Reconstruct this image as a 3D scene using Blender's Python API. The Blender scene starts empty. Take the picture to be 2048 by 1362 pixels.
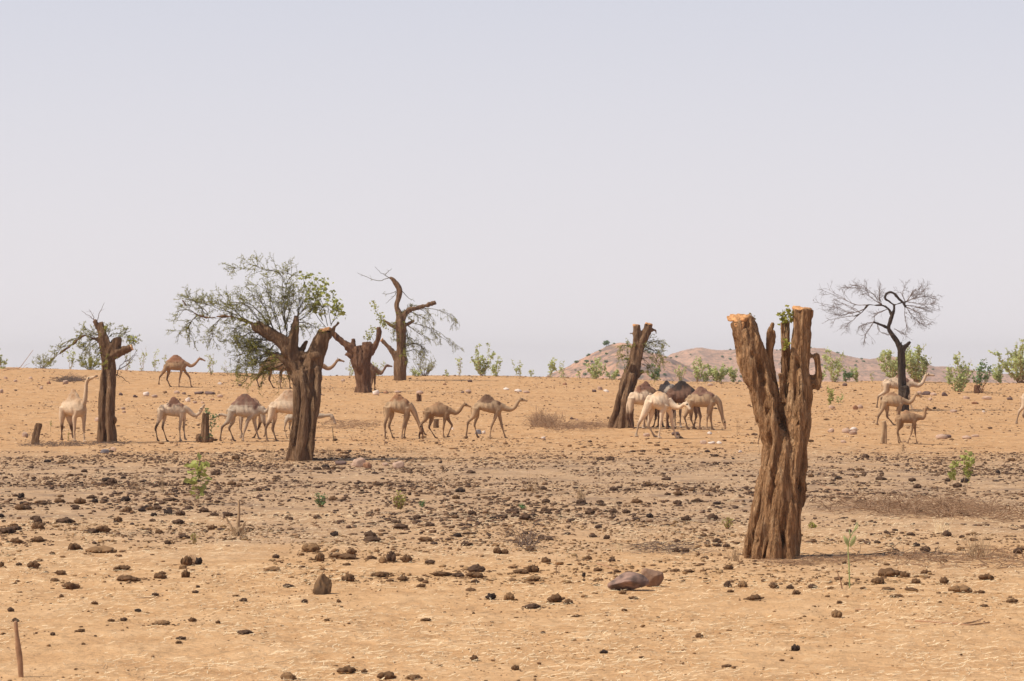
import bpy, math, random
import numpy as np
from math import radians, sin, cos, pi

# ------------------------------------------------------------------ camera, sky, sun, exposure
SC = bpy.context.scene
FPX = 6075.0            # focal length in pixels of the 2048 px wide photograph
EYE = 3.15
HOR = 735.0
cam_d = bpy.data.cameras.new("camera"); cam = bpy.data.objects.new("camera", cam_d)
SC.collection.objects.link(cam); SC.camera = cam
cam.location = (0, 0, EYE)
cam.rotation_euler = (radians(90) + math.atan((HOR-681)/FPX), 0, 0)
cam_d.sensor_width = 36.0; cam_d.lens = 36.0*FPX/2048
cam_d.clip_start = 0.5; cam_d.clip_end = 9000
cam_d.dof.use_dof = True; cam_d.dof.focus_distance = 62; cam_d.dof.aperture_fstop = 9.0

SUN_EL, SUN_AZ = radians(54), radians(-110)      # azimuth from +Y (north) towards +X
W = bpy.data.worlds.new("World"); SC.world = W; W.use_nodes = True
wn = W.node_tree; wn.nodes.clear()
sky = wn.nodes.new('ShaderNodeTexSky'); sky.sky_type = 'NISHITA'; sky.sun_disc = False
sky.sun_elevation = SUN_EL; sky.sun_rotation = SUN_AZ
sky.altitude = 500; sky.air_density = 1.0; sky.dust_density = 5.0; sky.ozone_density = 1.0
mixn = wn.nodes.new('ShaderNodeMix'); mixn.data_type = 'RGBA'; mixn.blend_type = 'MIX'
mixn.inputs['Factor'].default_value = 0.82
# dust veil: warmer and brighter towards the horizon
tcw = wn.nodes.new('ShaderNodeTexCoord'); spw = wn.nodes.new('ShaderNodeSeparateXYZ'); wn.links.new(tcw.outputs['Generated'], spw.inputs[0])
rw = wn.nodes.new('ShaderNodeValToRGB'); wn.links.new(spw.outputs[2], rw.inputs[0])
rw.color_ramp.elements[0].position = 0.0; rw.color_ramp.elements[0].color = (.985, .93, .95, 1)
rw.color_ramp.elements[1].position = 0.12; rw.color_ramp.elements[1].color = (.765, .762, .845, 1)
e3 = rw.color_ramp.elements.new(.38); e3.color = (.26, .32, .46, 1)
e4 = rw.color_ramp.elements.new(.9); e4.color = (.16, .21, .34, 1)
scw = wn.nodes.new('ShaderNodeVectorMath'); scw.operation = 'SCALE'; scw.inputs['Scale'].default_value = 10.0
wn.links.new(rw.outputs[0], scw.inputs[0]); wn.links.new(scw.outputs[0], mixn.inputs[7])
bg = wn.nodes.new('ShaderNodeBackground'); bg.inputs['Strength'].default_value = 0.1015
wo = wn.nodes.new('ShaderNodeOutputWorld')
wn.links.new(sky.outputs[0], mixn.inputs[6]); wn.links.new(mixn.outputs[2], bg.inputs[0]); wn.links.new(bg.outputs[0], wo.inputs[0])
sun_d = bpy.data.lights.new("sun", 'SUN'); sun_d.energy = 5.0; sun_d.angle = radians(0.6); sun_d.color = (1.0, 0.92, 0.78)
sun = bpy.data.objects.new("sun", sun_d); SC.collection.objects.link(sun)
sdir = np.array([sin(SUN_AZ)*cos(SUN_EL), cos(SUN_AZ)*cos(SUN_EL), sin(SUN_EL)])
import mathutils
sun.rotation_euler = mathutils.Vector(sdir).to_track_quat('Z', 'Y').to_euler()
sun.location = (-60, 20, 80)
SC.view_settings.view_transform = 'Standard'; SC.view_settings.look = 'None'
SC.view_settings.exposure = 0.0; SC.view_settings.gamma = 1.0
SC.cycles.max_bounces = 6; SC.cycles.transparent_max_bounces = 8; SC.cycles.volume_bounces = 0

# ------------------------------------------------------------------ numpy noise
def _h(i, j, k):
    n = (i.astype(np.int64)*374761393 + j.astype(np.int64)*668265263 + k.astype(np.int64)*2147483647) & 0x7fffffff
    n = ((n ^ (n >> 13))*1274126177) & 0x7fffffff
    n = (n ^ (n >> 16)) & 0xffffff
    return n/float(0xffffff)
def vn(x, y, z=None):
    x = np.asarray(x, float); y = np.asarray(y, float)
    z = np.zeros_like(x) if z is None else np.asarray(z, float)
    xi, yi, zi = np.floor(x), np.floor(y), np.floor(z)
    fx, fy, fz = x-xi, y-yi, z-zi
    fx = fx*fx*(3-2*fx); fy = fy*fy*(3-2*fy); fz = fz*fz*(3-2*fz)
    r = 0
    for a in (0, 1):
        for b in (0, 1):
            for c in (0, 1):
                w = (fx if a else 1-fx)*(fy if b else 1-fy)*(fz if c else 1-fz)
                r = r + w*_h(xi+a, yi+b, zi+c)
    return r*2-1
def fbm(x, y, z=None, o=3):
    r = 0; a = 1.0; t = 0
    z = 0*np.asarray(x, float) if z is None else z
    for k in range(o):
        r = r + a*vn(x*2**k+17.3*k, y*2**k+5.1*k, z*2**k+9.7*k); t += a; a *= .5
    return r/t

# ------------------------------------------------------------------ terrain
_Y = [-50, 60, 110, 130, 150, 165, 180, 191, 205, 215, 225, 238, 300, 600, 2700]
_Z = [0, 0, .03, .10, .43, .85, 1.31, 1.76, 2.26, 2.55, 2.63, 2.35, -1.5, -22, -26]
_SX = [-60, -36, -25, -11, 0, 13, 36, 60]; _SZ = [1.3, 1.21, 1.08, .97, .97, .83, .79, .76]
def ground_z(X, Y):
    X = np.asarray(X, float); Y = np.asarray(Y, float)
    b = np.interp(Y, _Y, _Z)
    b = sum(np.interp(Y+d, _Y, _Z) for d in (-6, -3, 0, 3, 6))/5
    s = np.interp(X, _SX, _SZ)
    z = np.where(b > 0, b*s, b)
    amp = np.interp(Y, [20, 60, 120, 240, 600], [.03, .06, .09, .10, 1.0])
    z = z + amp*fbm(X/7.0, Y/9.0, o=2)
    z = z + np.interp(Y, [20, 60, 240, 500], [.012, .022, .03, 0])*fbm(X/.7+40, Y/.9, o=3)
    z = z + np.interp(Y, [20, 60, 240, 400], [.010, .016, .02, 0])*np.abs(fbm(X/.28+7, Y/.4, o=2))
    return z
_D = np.concatenate([np.arange(20, 110, .05), np.arange(110, 232, .05)])
def gnd(px, py):
    """distance of the ground seen at a pixel of the photograph"""
    X = (px-1024)*_D/FPX; Zr = EYE-(py-HOR)*_D/FPX
    hit = np.nonzero(Zr <= ground_z(X, _D))[0]
    return float(_D[hit[0]]) if len(hit) else 221.0
def gz(x, y): return float(ground_z(np.array([x]), np.array([y]))[0])
def at(px, py, D=None):
    D = gnd(px, py) if D is None else D
    X = (px-1024)*D/FPX
    return X, D, gz(X, D)
def toworld(px, py, D): return np.array([(px-1024)*D/FPX, D, EYE-(py-HOR)*D/FPX])

# ------------------------------------------------------------------ mesh helpers
class Acc:
    def __init__(s): s.v = []; s.q = []; s.t = []; s.n = 0; s.mq = []; s.mt = []
    def add(s, v, q=None, t=None, m=0):
        v = np.asarray(v, float).reshape(-1, 3)
        if q is not None and len(q): q = np.asarray(q, int).reshape(-1, 4); s.q.append(q+s.n); s.mq.append(np.full(len(q), m))
        if t is not None and len(t): t = np.asarray(t, int).reshape(-1, 3); s.t.append(t+s.n); s.mt.append(np.full(len(t), m))
        s.v.append(v); s.n += len(v)
    def mesh(s, name):
        v = np.concatenate(s.v) if s.v else np.zeros((0, 3))
        q = np.concatenate(s.q) if s.q else np.zeros((0, 4), int)
        t = np.concatenate(s.t) if s.t else np.zeros((0, 3), int)
        mi = np.concatenate(s.mq+s.mt) if (s.mq or s.mt) else np.zeros(0)
        me = bpy.data.meshes.new(name)
        me.vertices.add(len(v)); me.vertices.foreach_set('co', v.ravel())
        me.loops.add(q.size+t.size); me.loops.foreach_set('vertex_index', np.concatenate([q.ravel(), t.ravel()]).astype(np.int32))
        st = np.concatenate([np.arange(len(q))*4, q.size+np.arange(len(t))*3]).astype(np.int32)
        me.polygons.add(len(st)); me.polygons.foreach_set('loop_start', st)
        me.polygons.foreach_set('material_index', mi.astype(np.int32))
        me.update(calc_edges=True); me.validate()
        return me
def link(name, me, mats=(), parent=None, smooth=True):
    if not isinstance(mats, (list, tuple)): mats = [mats]
    for m in mats: me.materials.append(m)
    if smooth: me.polygons.foreach_set('use_smooth', np.ones(len(me.polygons), bool)); me.update()
    o = bpy.data.objects.new(name, me); SC.collection.objects.link(o)
    if parent is not None: o.parent = parent
    return o
def tag(o, label=None, cat=None, group=None, kind=None):
    if label: o['label'] = label
    if cat: o['category'] = cat
    if group: o['group'] = group
    if kind: o['kind'] = kind
    return o
def empty(name, loc, label, cat, group=None, rz=0):
    o = bpy.data.objects.new(name, None); SC.collection.objects.link(o); o.empty_display_size = .2
    o.location = loc; o.rotation_euler = (0, 0, rz)
    return tag(o, label, cat, group)
def cr(P, n):
    """Catmull-Rom through control rows (any number of columns)"""
    P = np.asarray(P, float)
    if len(P) == 2: return P[0]+(P[1]-P[0])*np.linspace(0, 1, n+1)[:, None]
    Q = np.vstack([2*P[0]-P[1], P, 2*P[-1]-P[-2]]); out = []
    for i in range(1, len(Q)-2):
        p0, p1, p2, p3 = Q[i-1:i+3]
        for t in np.linspace(0, 1, n, endpoint=False):
            out.append(.5*((2*p1)+(-p0+p2)*t+(2*p0-5*p1+4*p2-p3)*t*t+(-p0+3*p1-3*p2+p3)*t**3))
    out.append(P[-1]); return np.array(out)
def tube(acc, P, R, seg=8, m=0, cap=True, ref=None, flat=1.0, rib=None):
    P = np.asarray(P, float); R = np.broadcast_to(np.asarray(R, float), (len(P),))
    T = np.gradient(P, axis=0); T /= np.linalg.norm(T, axis=1)[:, None]+1e-9
    if ref is None:
        md = np.abs(T.mean(0)); ref = np.eye(3)[int(np.argmin(md))]
    U = np.cross(T, ref); U /= np.linalg.norm(U, axis=1)[:, None]+1e-9
    V = np.cross(T, U)
    a = np.arange(seg)*2*pi/seg
    rr = R[:, None]*np.ones(seg)[None]
    if rib is not None: rr = rr*rib(a[None, :], np.arange(len(P))[:, None]/max(1, len(P)-1))
    v = P[:, None]+rr[..., None]*(np.cos(a)[None, :, None]*U[:, None]+flat*np.sin(a)[None, :, None]*V[:, None])
    n = len(P); v = v.reshape(-1, 3)
    i = np.arange(n-1)[:, None]*seg; j = np.arange(seg)[None]; k = (j+1) % seg
    q = np.stack([i+j, i+k, i+seg+k, i+seg+j], -1).reshape(-1, 4)
    t = None
    if cap:
        v = np.vstack([v, P[0], P[-1]]); c0, c1 = n*seg, n*seg+1
        jj = np.arange(seg); kk = (jj+1) % seg
        t = np.vstack([np.stack([kk, jj, np.full(seg, c0)], -1), np.stack([(n-1)*seg+jj, (n-1)*seg+kk, np.full(seg, c1)], -1)])
    acc.add(v, q, t, m)
def ellipsoid(acc, c, r, seg=14, rings=9, rot=None, m=0):
    ph = np.linspace(0.02, pi-0.02, rings); a = np.arange(seg)*2*pi/seg
    v = np.stack([np.sin(ph)[:, None]*np.cos(a)[None], np.sin(ph)[:, None]*np.sin(a)[None], np.cos(ph)[:, None]*np.ones(seg)[None]], -1).reshape(-1, 3)*np.array(r)
    v = np.vstack([v, [0, 0, r[2]], [0, 0, -r[2]]])
    if rot is not None: v = v@rot.T
    v = v+np.array(c)
    i = np.arange(rings-1)[:, None]*seg; j = np.arange(seg)[None]; k = (j+1) % seg
    q = np.stack([i+j, i+seg+j, i+seg+k, i+k], -1).reshape(-1, 4)
    jj = np.arange(seg); kk = (jj+1) % seg; L = (rings-1)*seg
    t = np.vstack([np.stack([jj, kk, np.full(seg, rings*seg)], -1), np.stack([L+kk, L+jj, np.full(seg, rings*seg+1)], -1)])
    acc.add(v, q, t, m)
def remesh(acc, vox, smooth=0):
    me = acc.mesh("tmp"); o = bpy.data.objects.new("tmp", me); SC.collection.objects.link(o)
    md = o.modifiers.new("r", 'REMESH'); md.mode = 'VOXEL'; md.voxel_size = vox; md.use_smooth_shade = True
    if smooth:
        s = o.modifiers.new("s", 'SMOOTH'); s.factor = .5; s.iterations = smooth
    dg = bpy.context.evaluated_depsgraph_get(); dg.update()
    out = bpy.data.meshes.new_from_object(o.evaluated_get(dg))
    bpy.data.objects.remove(o); bpy.data.meshes.remove(me)
    return out
def getco(me):
    a = np.empty(len(me.vertices)*3); me.vertices.foreach_get('co', a); return a.reshape(-1, 3)
def getno(me):
    a = np.empty(len(me.vertices)*3); me.vertices.foreach_get('normal', a); return a.reshape(-1, 3)
def setco(me, c): me.vertices.foreach_set('co', np.ascontiguousarray(c).ravel()); me.update()
def setcol(me, c, name="col"):
    at_ = me.color_attributes.new(name, 'FLOAT_COLOR', 'POINT')
    at_.data.foreach_set('color', np.concatenate([c, np.ones((len(c), 1))], 1).ravel())

# ------------------------------------------------------------------ materials
def newmat(name):
    m = bpy.data.materials.new(name); m.use_nodes = True; nt = m.node_tree
    return m, nt, nt.nodes['Principled BSDF']
def nd(nt, t, **kw):
    n = nt.nodes.new(t)
    for k, v in kw.items():
        if hasattr(n, k): setattr(n, k, v)
        else: n.inputs[k.replace('_', ' ')].default_value = v
    return n
def noise(nt, vec, scale, detail=4, rough=.6):
    n = nt.nodes.new('ShaderNodeTexNoise'); n.inputs['Scale'].default_value = scale
    n.inputs['Detail'].default_value = detail; n.inputs['Roughness'].default_value = rough
    if vec is not None: nt.links.new(vec, n.inputs['Vector'])
    return n.outputs['Fac']
def ramp(nt, fac, stops):
    r = nt.nodes.new('ShaderNodeValToRGB'); nt.links.new(fac, r.inputs[0])
    e = r.color_ramp.elements
    while len(e) < len(stops): e.new(.5)
    for k, (p, c) in enumerate(stops):
        e[k].position = p; e[k].color = (c if len(c) == 4 else tuple(c)+(1,)) if hasattr(c, '__len__') else (c, c, c, 1)
    return r.outputs[0]
def mix(nt, f, a, b, mode='MIX'):
    n = nt.nodes.new('ShaderNodeMix'); n.data_type = 'RGBA'; n.blend_type = mode
    for s, v in ((0, f), (6, a), (7, b)):
        if hasattr(v, 'links') or isinstance(v, bpy.types.NodeSocket): nt.links.new(v, n.inputs[s])
        else: n.inputs[s].default_value = v if s == 0 else (tuple(v)+(1,) if len(v) == 3 else v)
    return n.outputs[2]
def mapping(nt, sc=(1, 1, 1), src='Object'):
    tc = nt.nodes.new('ShaderNodeTexCoord'); mp = nt.nodes.new('ShaderNodeMapping'); mp.inputs['Scale'].default_value = sc
    nt.links.new(tc.outputs[src], mp.inputs['Vector']); return mp.outputs[0]
def bump(nt, p, h, strength, dist):
    b = nt.nodes.new('ShaderNodeBump'); b.inputs['Strength'].default_value = strength; b.inputs['Distance'].default_value = dist
    nt.links.new(h, b.inputs['Height']); nt.links.new(b.outputs[0], p.inputs['Normal'])
def math_(nt, op, a, b=None, clamp=False):
    n = nt.nodes.new('ShaderNodeMath'); n.operation = op; n.use_clamp = clamp
    for s, v in ((0, a), (1, b)):
        if v is None: continue
        if isinstance(v, bpy.types.NodeSocket): nt.links.new(v, n.inputs[s])
        else: n.inputs[s].default_value = v
    return n.outputs[0]

def ground_material():
    m, nt, p = newmat("sandy_ground")
    v = mapping(nt)
    big = noise(nt, v, .12, 3); mid = noise(nt, v, .9, 4, .65); fine = noise(nt, v, 9, 4, .7); grit = noise(nt, v, 55, 2)
    sand = ramp(nt, mid, [(.25, (.455, .256, .122)), (.5, (.545, .328, .166)), (.75, (.62, .400, .222))])
    grey = ramp(nt, mid, [(.25, (.375, .235, .135)), (.5, (.465, .300, .178)), (.75, (.56, .375, .235))])
    red = ramp(nt, mid, [(.25, (.445, .240, .110)), (.5, (.525, .300, .144)), (.75, (.60, .366, .192))])
    sp = nt.nodes.new('ShaderNodeSeparateXYZ'); nt.links.new(v, sp.inputs[0])
    yy = math_(nt, 'ADD', sp.outputs[1], math_(nt, 'MULTIPLY', math_(nt, 'SUBTRACT', big, .5), 40))
    def mr(a, b, x):
        n = nt.nodes.new('ShaderNodeMapRange'); n.interpolation_type = 'SMOOTHSTEP'; nt.links.new(x, n.inputs[0])
        n.inputs[1].default_value = a; n.inputs[2].default_value = b; return n.outputs[0]
    base = mix(nt, mr(42, 70, yy), sand, grey)
    base = mix(nt, mr(90, 126, yy), base, red)
    # dark trampled dung dust, in streaky patches
    vs = mapping(nt, (.35, 1.0, 1))
    patch = ramp(nt, noise(nt, v, .45, 6, .75), [(.48, 0.), (.62, 1.)])
    inband = math_(nt, 'MULTIPLY', mr(56, 68, yy), math_(nt, 'SUBTRACT', 1.0, math_(nt, 'MULTIPLY', mr(96, 112, yy), .75)))
    base = mix(nt, math_(nt, 'MULTIPLY', math_(nt, 'MULTIPLY', patch, inband), .7), base, (.17, .11, .08))
    m2 = noise(nt, mapping(nt, (1, .45, 1)), 3.2, 5, .75)
    base = mix(nt, ramp(nt, m2, [(.52, 0.), (.70, .55)]), base, (.27, .165, .085))
    base = mix(nt, ramp(nt, m2, [(.30, .45), (.46, 0.)]), base, (.72, .53, .33))
    spk = ramp(nt, fine, [(.58, 0.), (.72, 1.)])
    base = mix(nt, math_(nt, 'MULTIPLY', spk, .55), base, (.19, .11, .06))
    lt = ramp(nt, grit, [(.60, 0.), (.72, 1.)])
    base = mix(nt, math_(nt, 'MULTIPLY', lt, .4), base, (.64, .46, .28))
    nt.links.new(base, p.inputs['Base Color']); p.inputs['Roughness'].default_value = .95; p.inputs['Specular IOR Level'].default_value = .1
    h = math_(nt, 'ADD', math_(nt, 'MULTIPLY', mid, 1.6), math_(nt, 'ADD', math_(nt, 'MULTIPLY', fine, .35), math_(nt, 'MULTIPLY', grit, .08)))
    bump(nt, p, h, 1.0, .12)
    return m
def bark_material(name, c0, c1, c2, zs=.18, sc=6.0, bd=.05):
    m, nt, p = newmat(name)
    v = mapping(nt, (1, 1, zs)); v2 = mapping(nt)
    a = noise(nt, v, sc, 6, .7); b = noise(nt, v2, 1.6, 3); c = noise(nt, v, sc*3.5, 3, .7)
    col = ramp(nt, a, [(.30, c0), (.5, c1), (.70, c2)])
    col = mix(nt, ramp(nt, b, [(.4, 0.), (.7, .5)]), col, tuple(x*1.25 for x in c1))
    col = mix(nt, ramp(nt, c, [(.55, 0.), (.75, .6)]), col, tuple(x*.55 for x in c0))
    fis = noise(nt, mapping(nt, (1, 1, zs*.6)), sc*2.2, 3, .55)
    crack = ramp(nt, fis, [(.40, .0), (.455, 1.), (.505, 1.), (.56, .0)])
    col = mix(nt, math_(nt, 'MULTIPLY', crack, .28), col, tuple(x*.6 for x in c0))
    nt.links.new(col, p.inputs['Base Color']); p.inputs['Roughness'].default_value = .9; p.inputs['Specular IOR Level'].default_value = .15
    a = math_(nt, 'SUBTRACT', a, math_(nt, 'MULTIPLY', crack, .25))
    bump(nt, p, math_(nt, 'ADD', a, math_(nt, 'MULTIPLY', c, .4)), 1.0, bd)
    return m
def simple(name, c, var=.25, sc=5, rough=.85, trans=0, bumpd=0):
    m, nt, p = newmat(name)
    f = noise(nt, mapping(nt), sc, 4)
    col = ramp(nt, f, [(.3, tuple(x*(1-var) for x in c)), (.7, tuple(min(1, x*(1+var)) for x in c))])
    nt.links.new(col, p.inputs['Base Color']); p.inputs['Roughness'].default_value = rough; p.inputs['Specular IOR Level'].default_value = .2
    if bumpd: bump(nt, p, f, 1, bumpd)
    if trans:
        t = nt.nodes.new('ShaderNodeBsdfTranslucent'); nt.links.new(col, t.inputs[0])
        x = nt.nodes.new('ShaderNodeMixShader'); x.inputs[0].default_value = trans
        nt.links.new(p.outputs[0], x.inputs[1]); nt.links.new(t.outputs[0], x.inputs[2])
        nt.links.new(x.outputs[0], nt.nodes['Material Output'].inputs[0])
    return m
def vcol(name, rough=.9, bsc=30, bd=.01):
    m, nt, p = newmat(name)
    a = nt.nodes.new('ShaderNodeVertexColor'); a.layer_name = "col"
    f = noise(nt, mapping(nt), bsc, 3)
    col = mix(nt, .5, a.outputs[0], ramp(nt, f, [(.3, .72), (.7, 1.25)]), 'MULTIPLY')
    col = mix(nt, 1.0, a.outputs[0], ramp(nt, f, [(.3, .86), (.7, 1.12)]), 'MULTIPLY')
    nt.links.new(col, p.inputs['Base Color']); p.inputs['Roughness'].default_value = rough; p.inputs['Specular IOR Level'].default_value = .15
    bump(nt, p, f, .6, bd); return m

M = {}
M['ground'] = ground_material()
M['bark_big'] = bark_material("ribbed_brown_bark", (.165, .085, .041), (.36, .198, .098), (.62, .41, .24), .16, 9, .08)
M['bark'] = bark_material("brown_bark", (.085, .047, .026), (.20, .115, .064), (.35, .23, .14), .2, 6, .06)
M['bark_red'] = bark_material("reddish_bark", (.07, .032, .018), (.165, .083, .046), (.26, .145, .085), .2, 6, .06)
M['bark_black'] = bark_material("charred_bark", (.024, .017, .014), (.062, .044, .034), (.13, .092, .068), .3, 6, .04)
M['cut'] = simple("fresh_cut_wood", (.52, .265, .115), .5, 18, .8, 0, .01)
M['cut_pale'] = simple("pale_cut_wood", (.62, .38, .22), .25, 10, .8)
M['twig'] = simple("olive_twig", (.12, .10, .06), .3, 8)
M['twig_grey'] = simple("grey_twig", (.16, .11, .085), .3, 8)
M['twig_dry'] = simple("dry_stick", (.31, .19, .115), .35, 6)
M['leaf'] = simple("small_olive_leaf", (.33, .32, .065), .35, 3, .6, .3)
M['leaf_broad'] = simple("broad_fresh_leaf", (.38, .40, .12), .3, 4, .6, .35)
M['leaf_pale'] = simple("pale_grey_green_leaf", (.50, .54, .24), .3, 2, .6, .4)
M['leaf_dark'] = simple("deep_green_leaf", (.17, .26, .11), .3, 2, .6, .3)
M['stem_pale'] = simple("pale_shrub_stem", (.40, .27, .16), .25, 6)
M['stem_brown'] = simple("brown_shrub_stem", (.36, .205, .12), .25, 6)
M['coat'] = vcol("camel_coat")
M['clod'] = vcol("dung_clod", .95, 40, .02)
M['rock'] = vcol("stone", .85, 12, .03)
M['straw'] = simple("dry_straw", (.82, .64, .41), .2, 3)
M['chaff'] = simple("brown_chaff", (.36, .23, .13), .35, 2)

# ------------------------------------------------------------------ the ground
def build_ground():
    a1 = np.linspace(-60, -12.5, 60, endpoint=False); a2 = np.linspace(-12.5, 12.5, 760, endpoint=False); a3 = np.linspace(12.5, 60, 60)
    A = np.tan(np.radians(np.concatenate([a1, a2, a3])))
    Yr = np.concatenate([np.linspace(3, 25, 30, endpoint=False), np.geomspace(25, 240, 950, endpoint=False), np.geomspace(240, 2500, 80)])
    X = A[None]*(Yr[:, None]+2); Y = Yr[:, None]+0*X
    Z = ground_z(X, Y)
    n, k = X.shape
    i = np.arange(n-1)[:, None]*k; j = np.arange(k-1)[None]
    q = np.stack([i+j, i+j+1, i+k+j+1, i+k+j], -1).reshape(-1, 4)
    acc = Acc(); acc.add(np.stack([X, Y, Z], -1).reshape(-1, 3), q)
    o = link("ground", acc.mesh("ground"), M['ground']); tag(o, kind='structure')
build_ground()

# ------------------------------------------------------------------ far hills
def hill_material(name, base, dark):
    m, nt, p = newmat(name)
    v = mapping(nt); a = noise(nt, v, .05, 5, .65); b = noise(nt, v, .35, 4, .7); c = noise(nt, v, .12, 5, .75)
    col = ramp(nt, a, [(.3, tuple(x*.85 for x in base)), (.7, tuple(x*1.12 for x in base))])
    col = mix(nt, ramp(nt, c, [(.48, 0.), (.56, .85)]), col, dark)
    col = mix(nt, ramp(nt, b, [(.52, 0.), (.60, .75)]), col, (.16, .13, .09))
    nt.links.new(col, p.inputs['Base Color']); p.inputs['Roughness'].default_value = .95
    bump(nt, p, b, 1, 1.2); return m
HILLS = {}
def build_hill(name, D, prof, depth, mat_, amp):
    px = np.array([p[0] for p in prof], float); py = np.array([p[1] for p in prof], float)
    xs = np.linspace((px[0]-1024)*D/FPX, (px[-1]-1024)*D/FPX, 420)
    top = np.interp(xs, (px-1024)*D/FPX, EYE-(py-HOR)*D/FPX)
    ys = np.linspace(D-depth, D+depth*1.2, 90)
    X = xs[None]+0*ys[:, None]; Y = ys[:, None]+0*X
    e = np.where(Y < D, (Y-D+depth)/depth, (D+depth*1.2-Y)/(depth*1.2)); e = np.clip(e, 0, 1)
    base = -24
    shift = 10*fbm(X/60, Y/60)
    T = np.interp(X+shift*(1-e), xs, top)
    Z = base+(T-base)*np.sin(e*pi/2)**.9+amp*fbm(X/9, Y/9, o=4)*e**.3
    Z = Z-np.where((X <= xs[1]) | (X >= xs[-2]) | (e <= 0), 8, 0)
    n, k = X.shape
    i = np.arange(n-1)[:, None]*k; j = np.arange(k-1)[None]
    q = np.stack([i+j, i+j+1, i+k+j+1, i+k+j], -1).reshape(-1, 4)
    acc = Acc(); acc.add(np.stack([X, Y, Z], -1).reshape(-1, 3), q)
    tag(link(name, acc.mesh(name), mat_), kind='structure')
    HILLS[name] = (xs, ys, Z)
hm1 = hill_material("stony_hill", (.50, .285, .19), (.17, .125, .115)); hm2 = hill_material("far_hill", (.50, .30, .21), (.33, .21, .16))
build_hill("hill", 900, [(1040, 790), (1080, 764), (1110, 748), (1160, 722), (1200, 703), (1218, 693), (1240, 687), (1275, 691), (1300, 703), (1340, 716), (1380, 735), (1450, 772), (1480, 790)], 90, hm1, 1.3)
build_hill("far_hills", 1400, [(1250, 800), (1290, 745), (1320, 724), (1350, 707), (1392, 696), (1440, 703), (1470, 700), (1560, 702), (1620, 696), (1650, 701), (1690, 711), (1720, 717), (1745, 721), (1765, 714), (1790, 712), (1820, 720), (1860, 732), (1900, 737), (1960, 744), (2048, 748), (2200, 762), (2400, 790)], 140, hm2, 1.6)

# ------------------------------------------------------------------ twig and leaf generators
def leafset(acc, P, size, rng, m=1, aspect=.6, n=None):
    """small leaf faces (two triangles folded along the rib) at points P"""
    P = np.asarray(P, float); n = len(P)
    if n == 0: return
    d = rng.normal(size=(n, 3)); d[:, 2] = d[:, 2]*.6+.25; d /= np.linalg.norm(d, axis=1)[:, None]
    u = np.cross(d, rng.normal(size=(n, 3))); u /= np.linalg.norm(u, axis=1)[:, None]+1e-9
    w = np.cross(d, u); s = (size*rng.uniform(.6, 1.35, n))[:, None]
    a = P; tip = P+d*s; mid = P+d*s*.5
    l = mid+u*s*aspect*.5+w*s*.12; r = mid-u*s*aspect*.5+w*s*.12
    v = np.stack([a, l, tip, r], 1).reshape(-1, 3)
    k = np.arange(n)[:, None]*4
    acc.add(v, None, np.concatenate([k+np.array([0, 1, 2]), k+np.array([0, 2, 3])]), m)
def grow(acc, P, r, rng, level, spec, leaves):
    """side twigs along polyline P; spec: list per level of dict(n per metre, len, ang, droop, up)"""
    if level >= len(spec): return
    s = spec[level]; seg = np.linalg.norm(np.diff(P, axis=0), axis=1); L = seg.sum(); cum = np.concatenate([[0], np.cumsum(seg)])
    n = max(1, int(rng.poisson(s['n']*L)))
    for _ in range(n):
        t = L*(s.get('from', .15)+(1-s.get('from', .15))*rng.random()**.85)
        k = min(len(seg)-1, int(np.searchsorted(cum, t)-1)); k = max(0, k)
        f = (t-cum[k])/max(seg[k], 1e-6); p0 = P[k]+(P[k+1]-P[k])*f
        T = (P[k+1]-P[k])/max(seg[k], 1e-6)
        R = rng.normal(size=3); R -= R.dot(T)*T; R /= np.linalg.norm(R)+1e-9
        an = radians(s['ang'])*rng.uniform(.6, 1.3)
        d = T*cos(an)+R*sin(an); d[2] += s.get('up', 0); d /= np.linalg.norm(d)
        ln = s['len']*rng.uniform(.45, 1.3)*(1-.35*t/L)
        m = s.get('seg', 4); pts = [p0]; dd = d.copy()
        for q in range(m):
            dd = dd+rng.normal(size=3)*s.get('wob', .22)+np.array([0, 0, -s.get('droop', .0)*(q+1)/m]); dd /= np.linalg.norm(dd)
            pts.append(pts[-1]+dd*ln/m)
        pts = np.array(pts); r0 = s['r']
        tube(acc, pts, np.linspace(r0, r0*.4, len(pts)), 3, 0, cap=False)
        if s.get('leaf', 0):
            kk = rng.poisson(s['leaf']*ln)
            if kk:
                tt = rng.random(kk)*m; ii = np.minimum(tt.astype(int), m-1); ff = (tt-ii)[:, None]
                leaves.append(pts[ii]*(1-ff)+pts[ii+1]*ff+rng.normal(size=(kk, 3))*.015)
        grow(acc, pts, r0, rng, level+1, spec, leaves)

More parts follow.
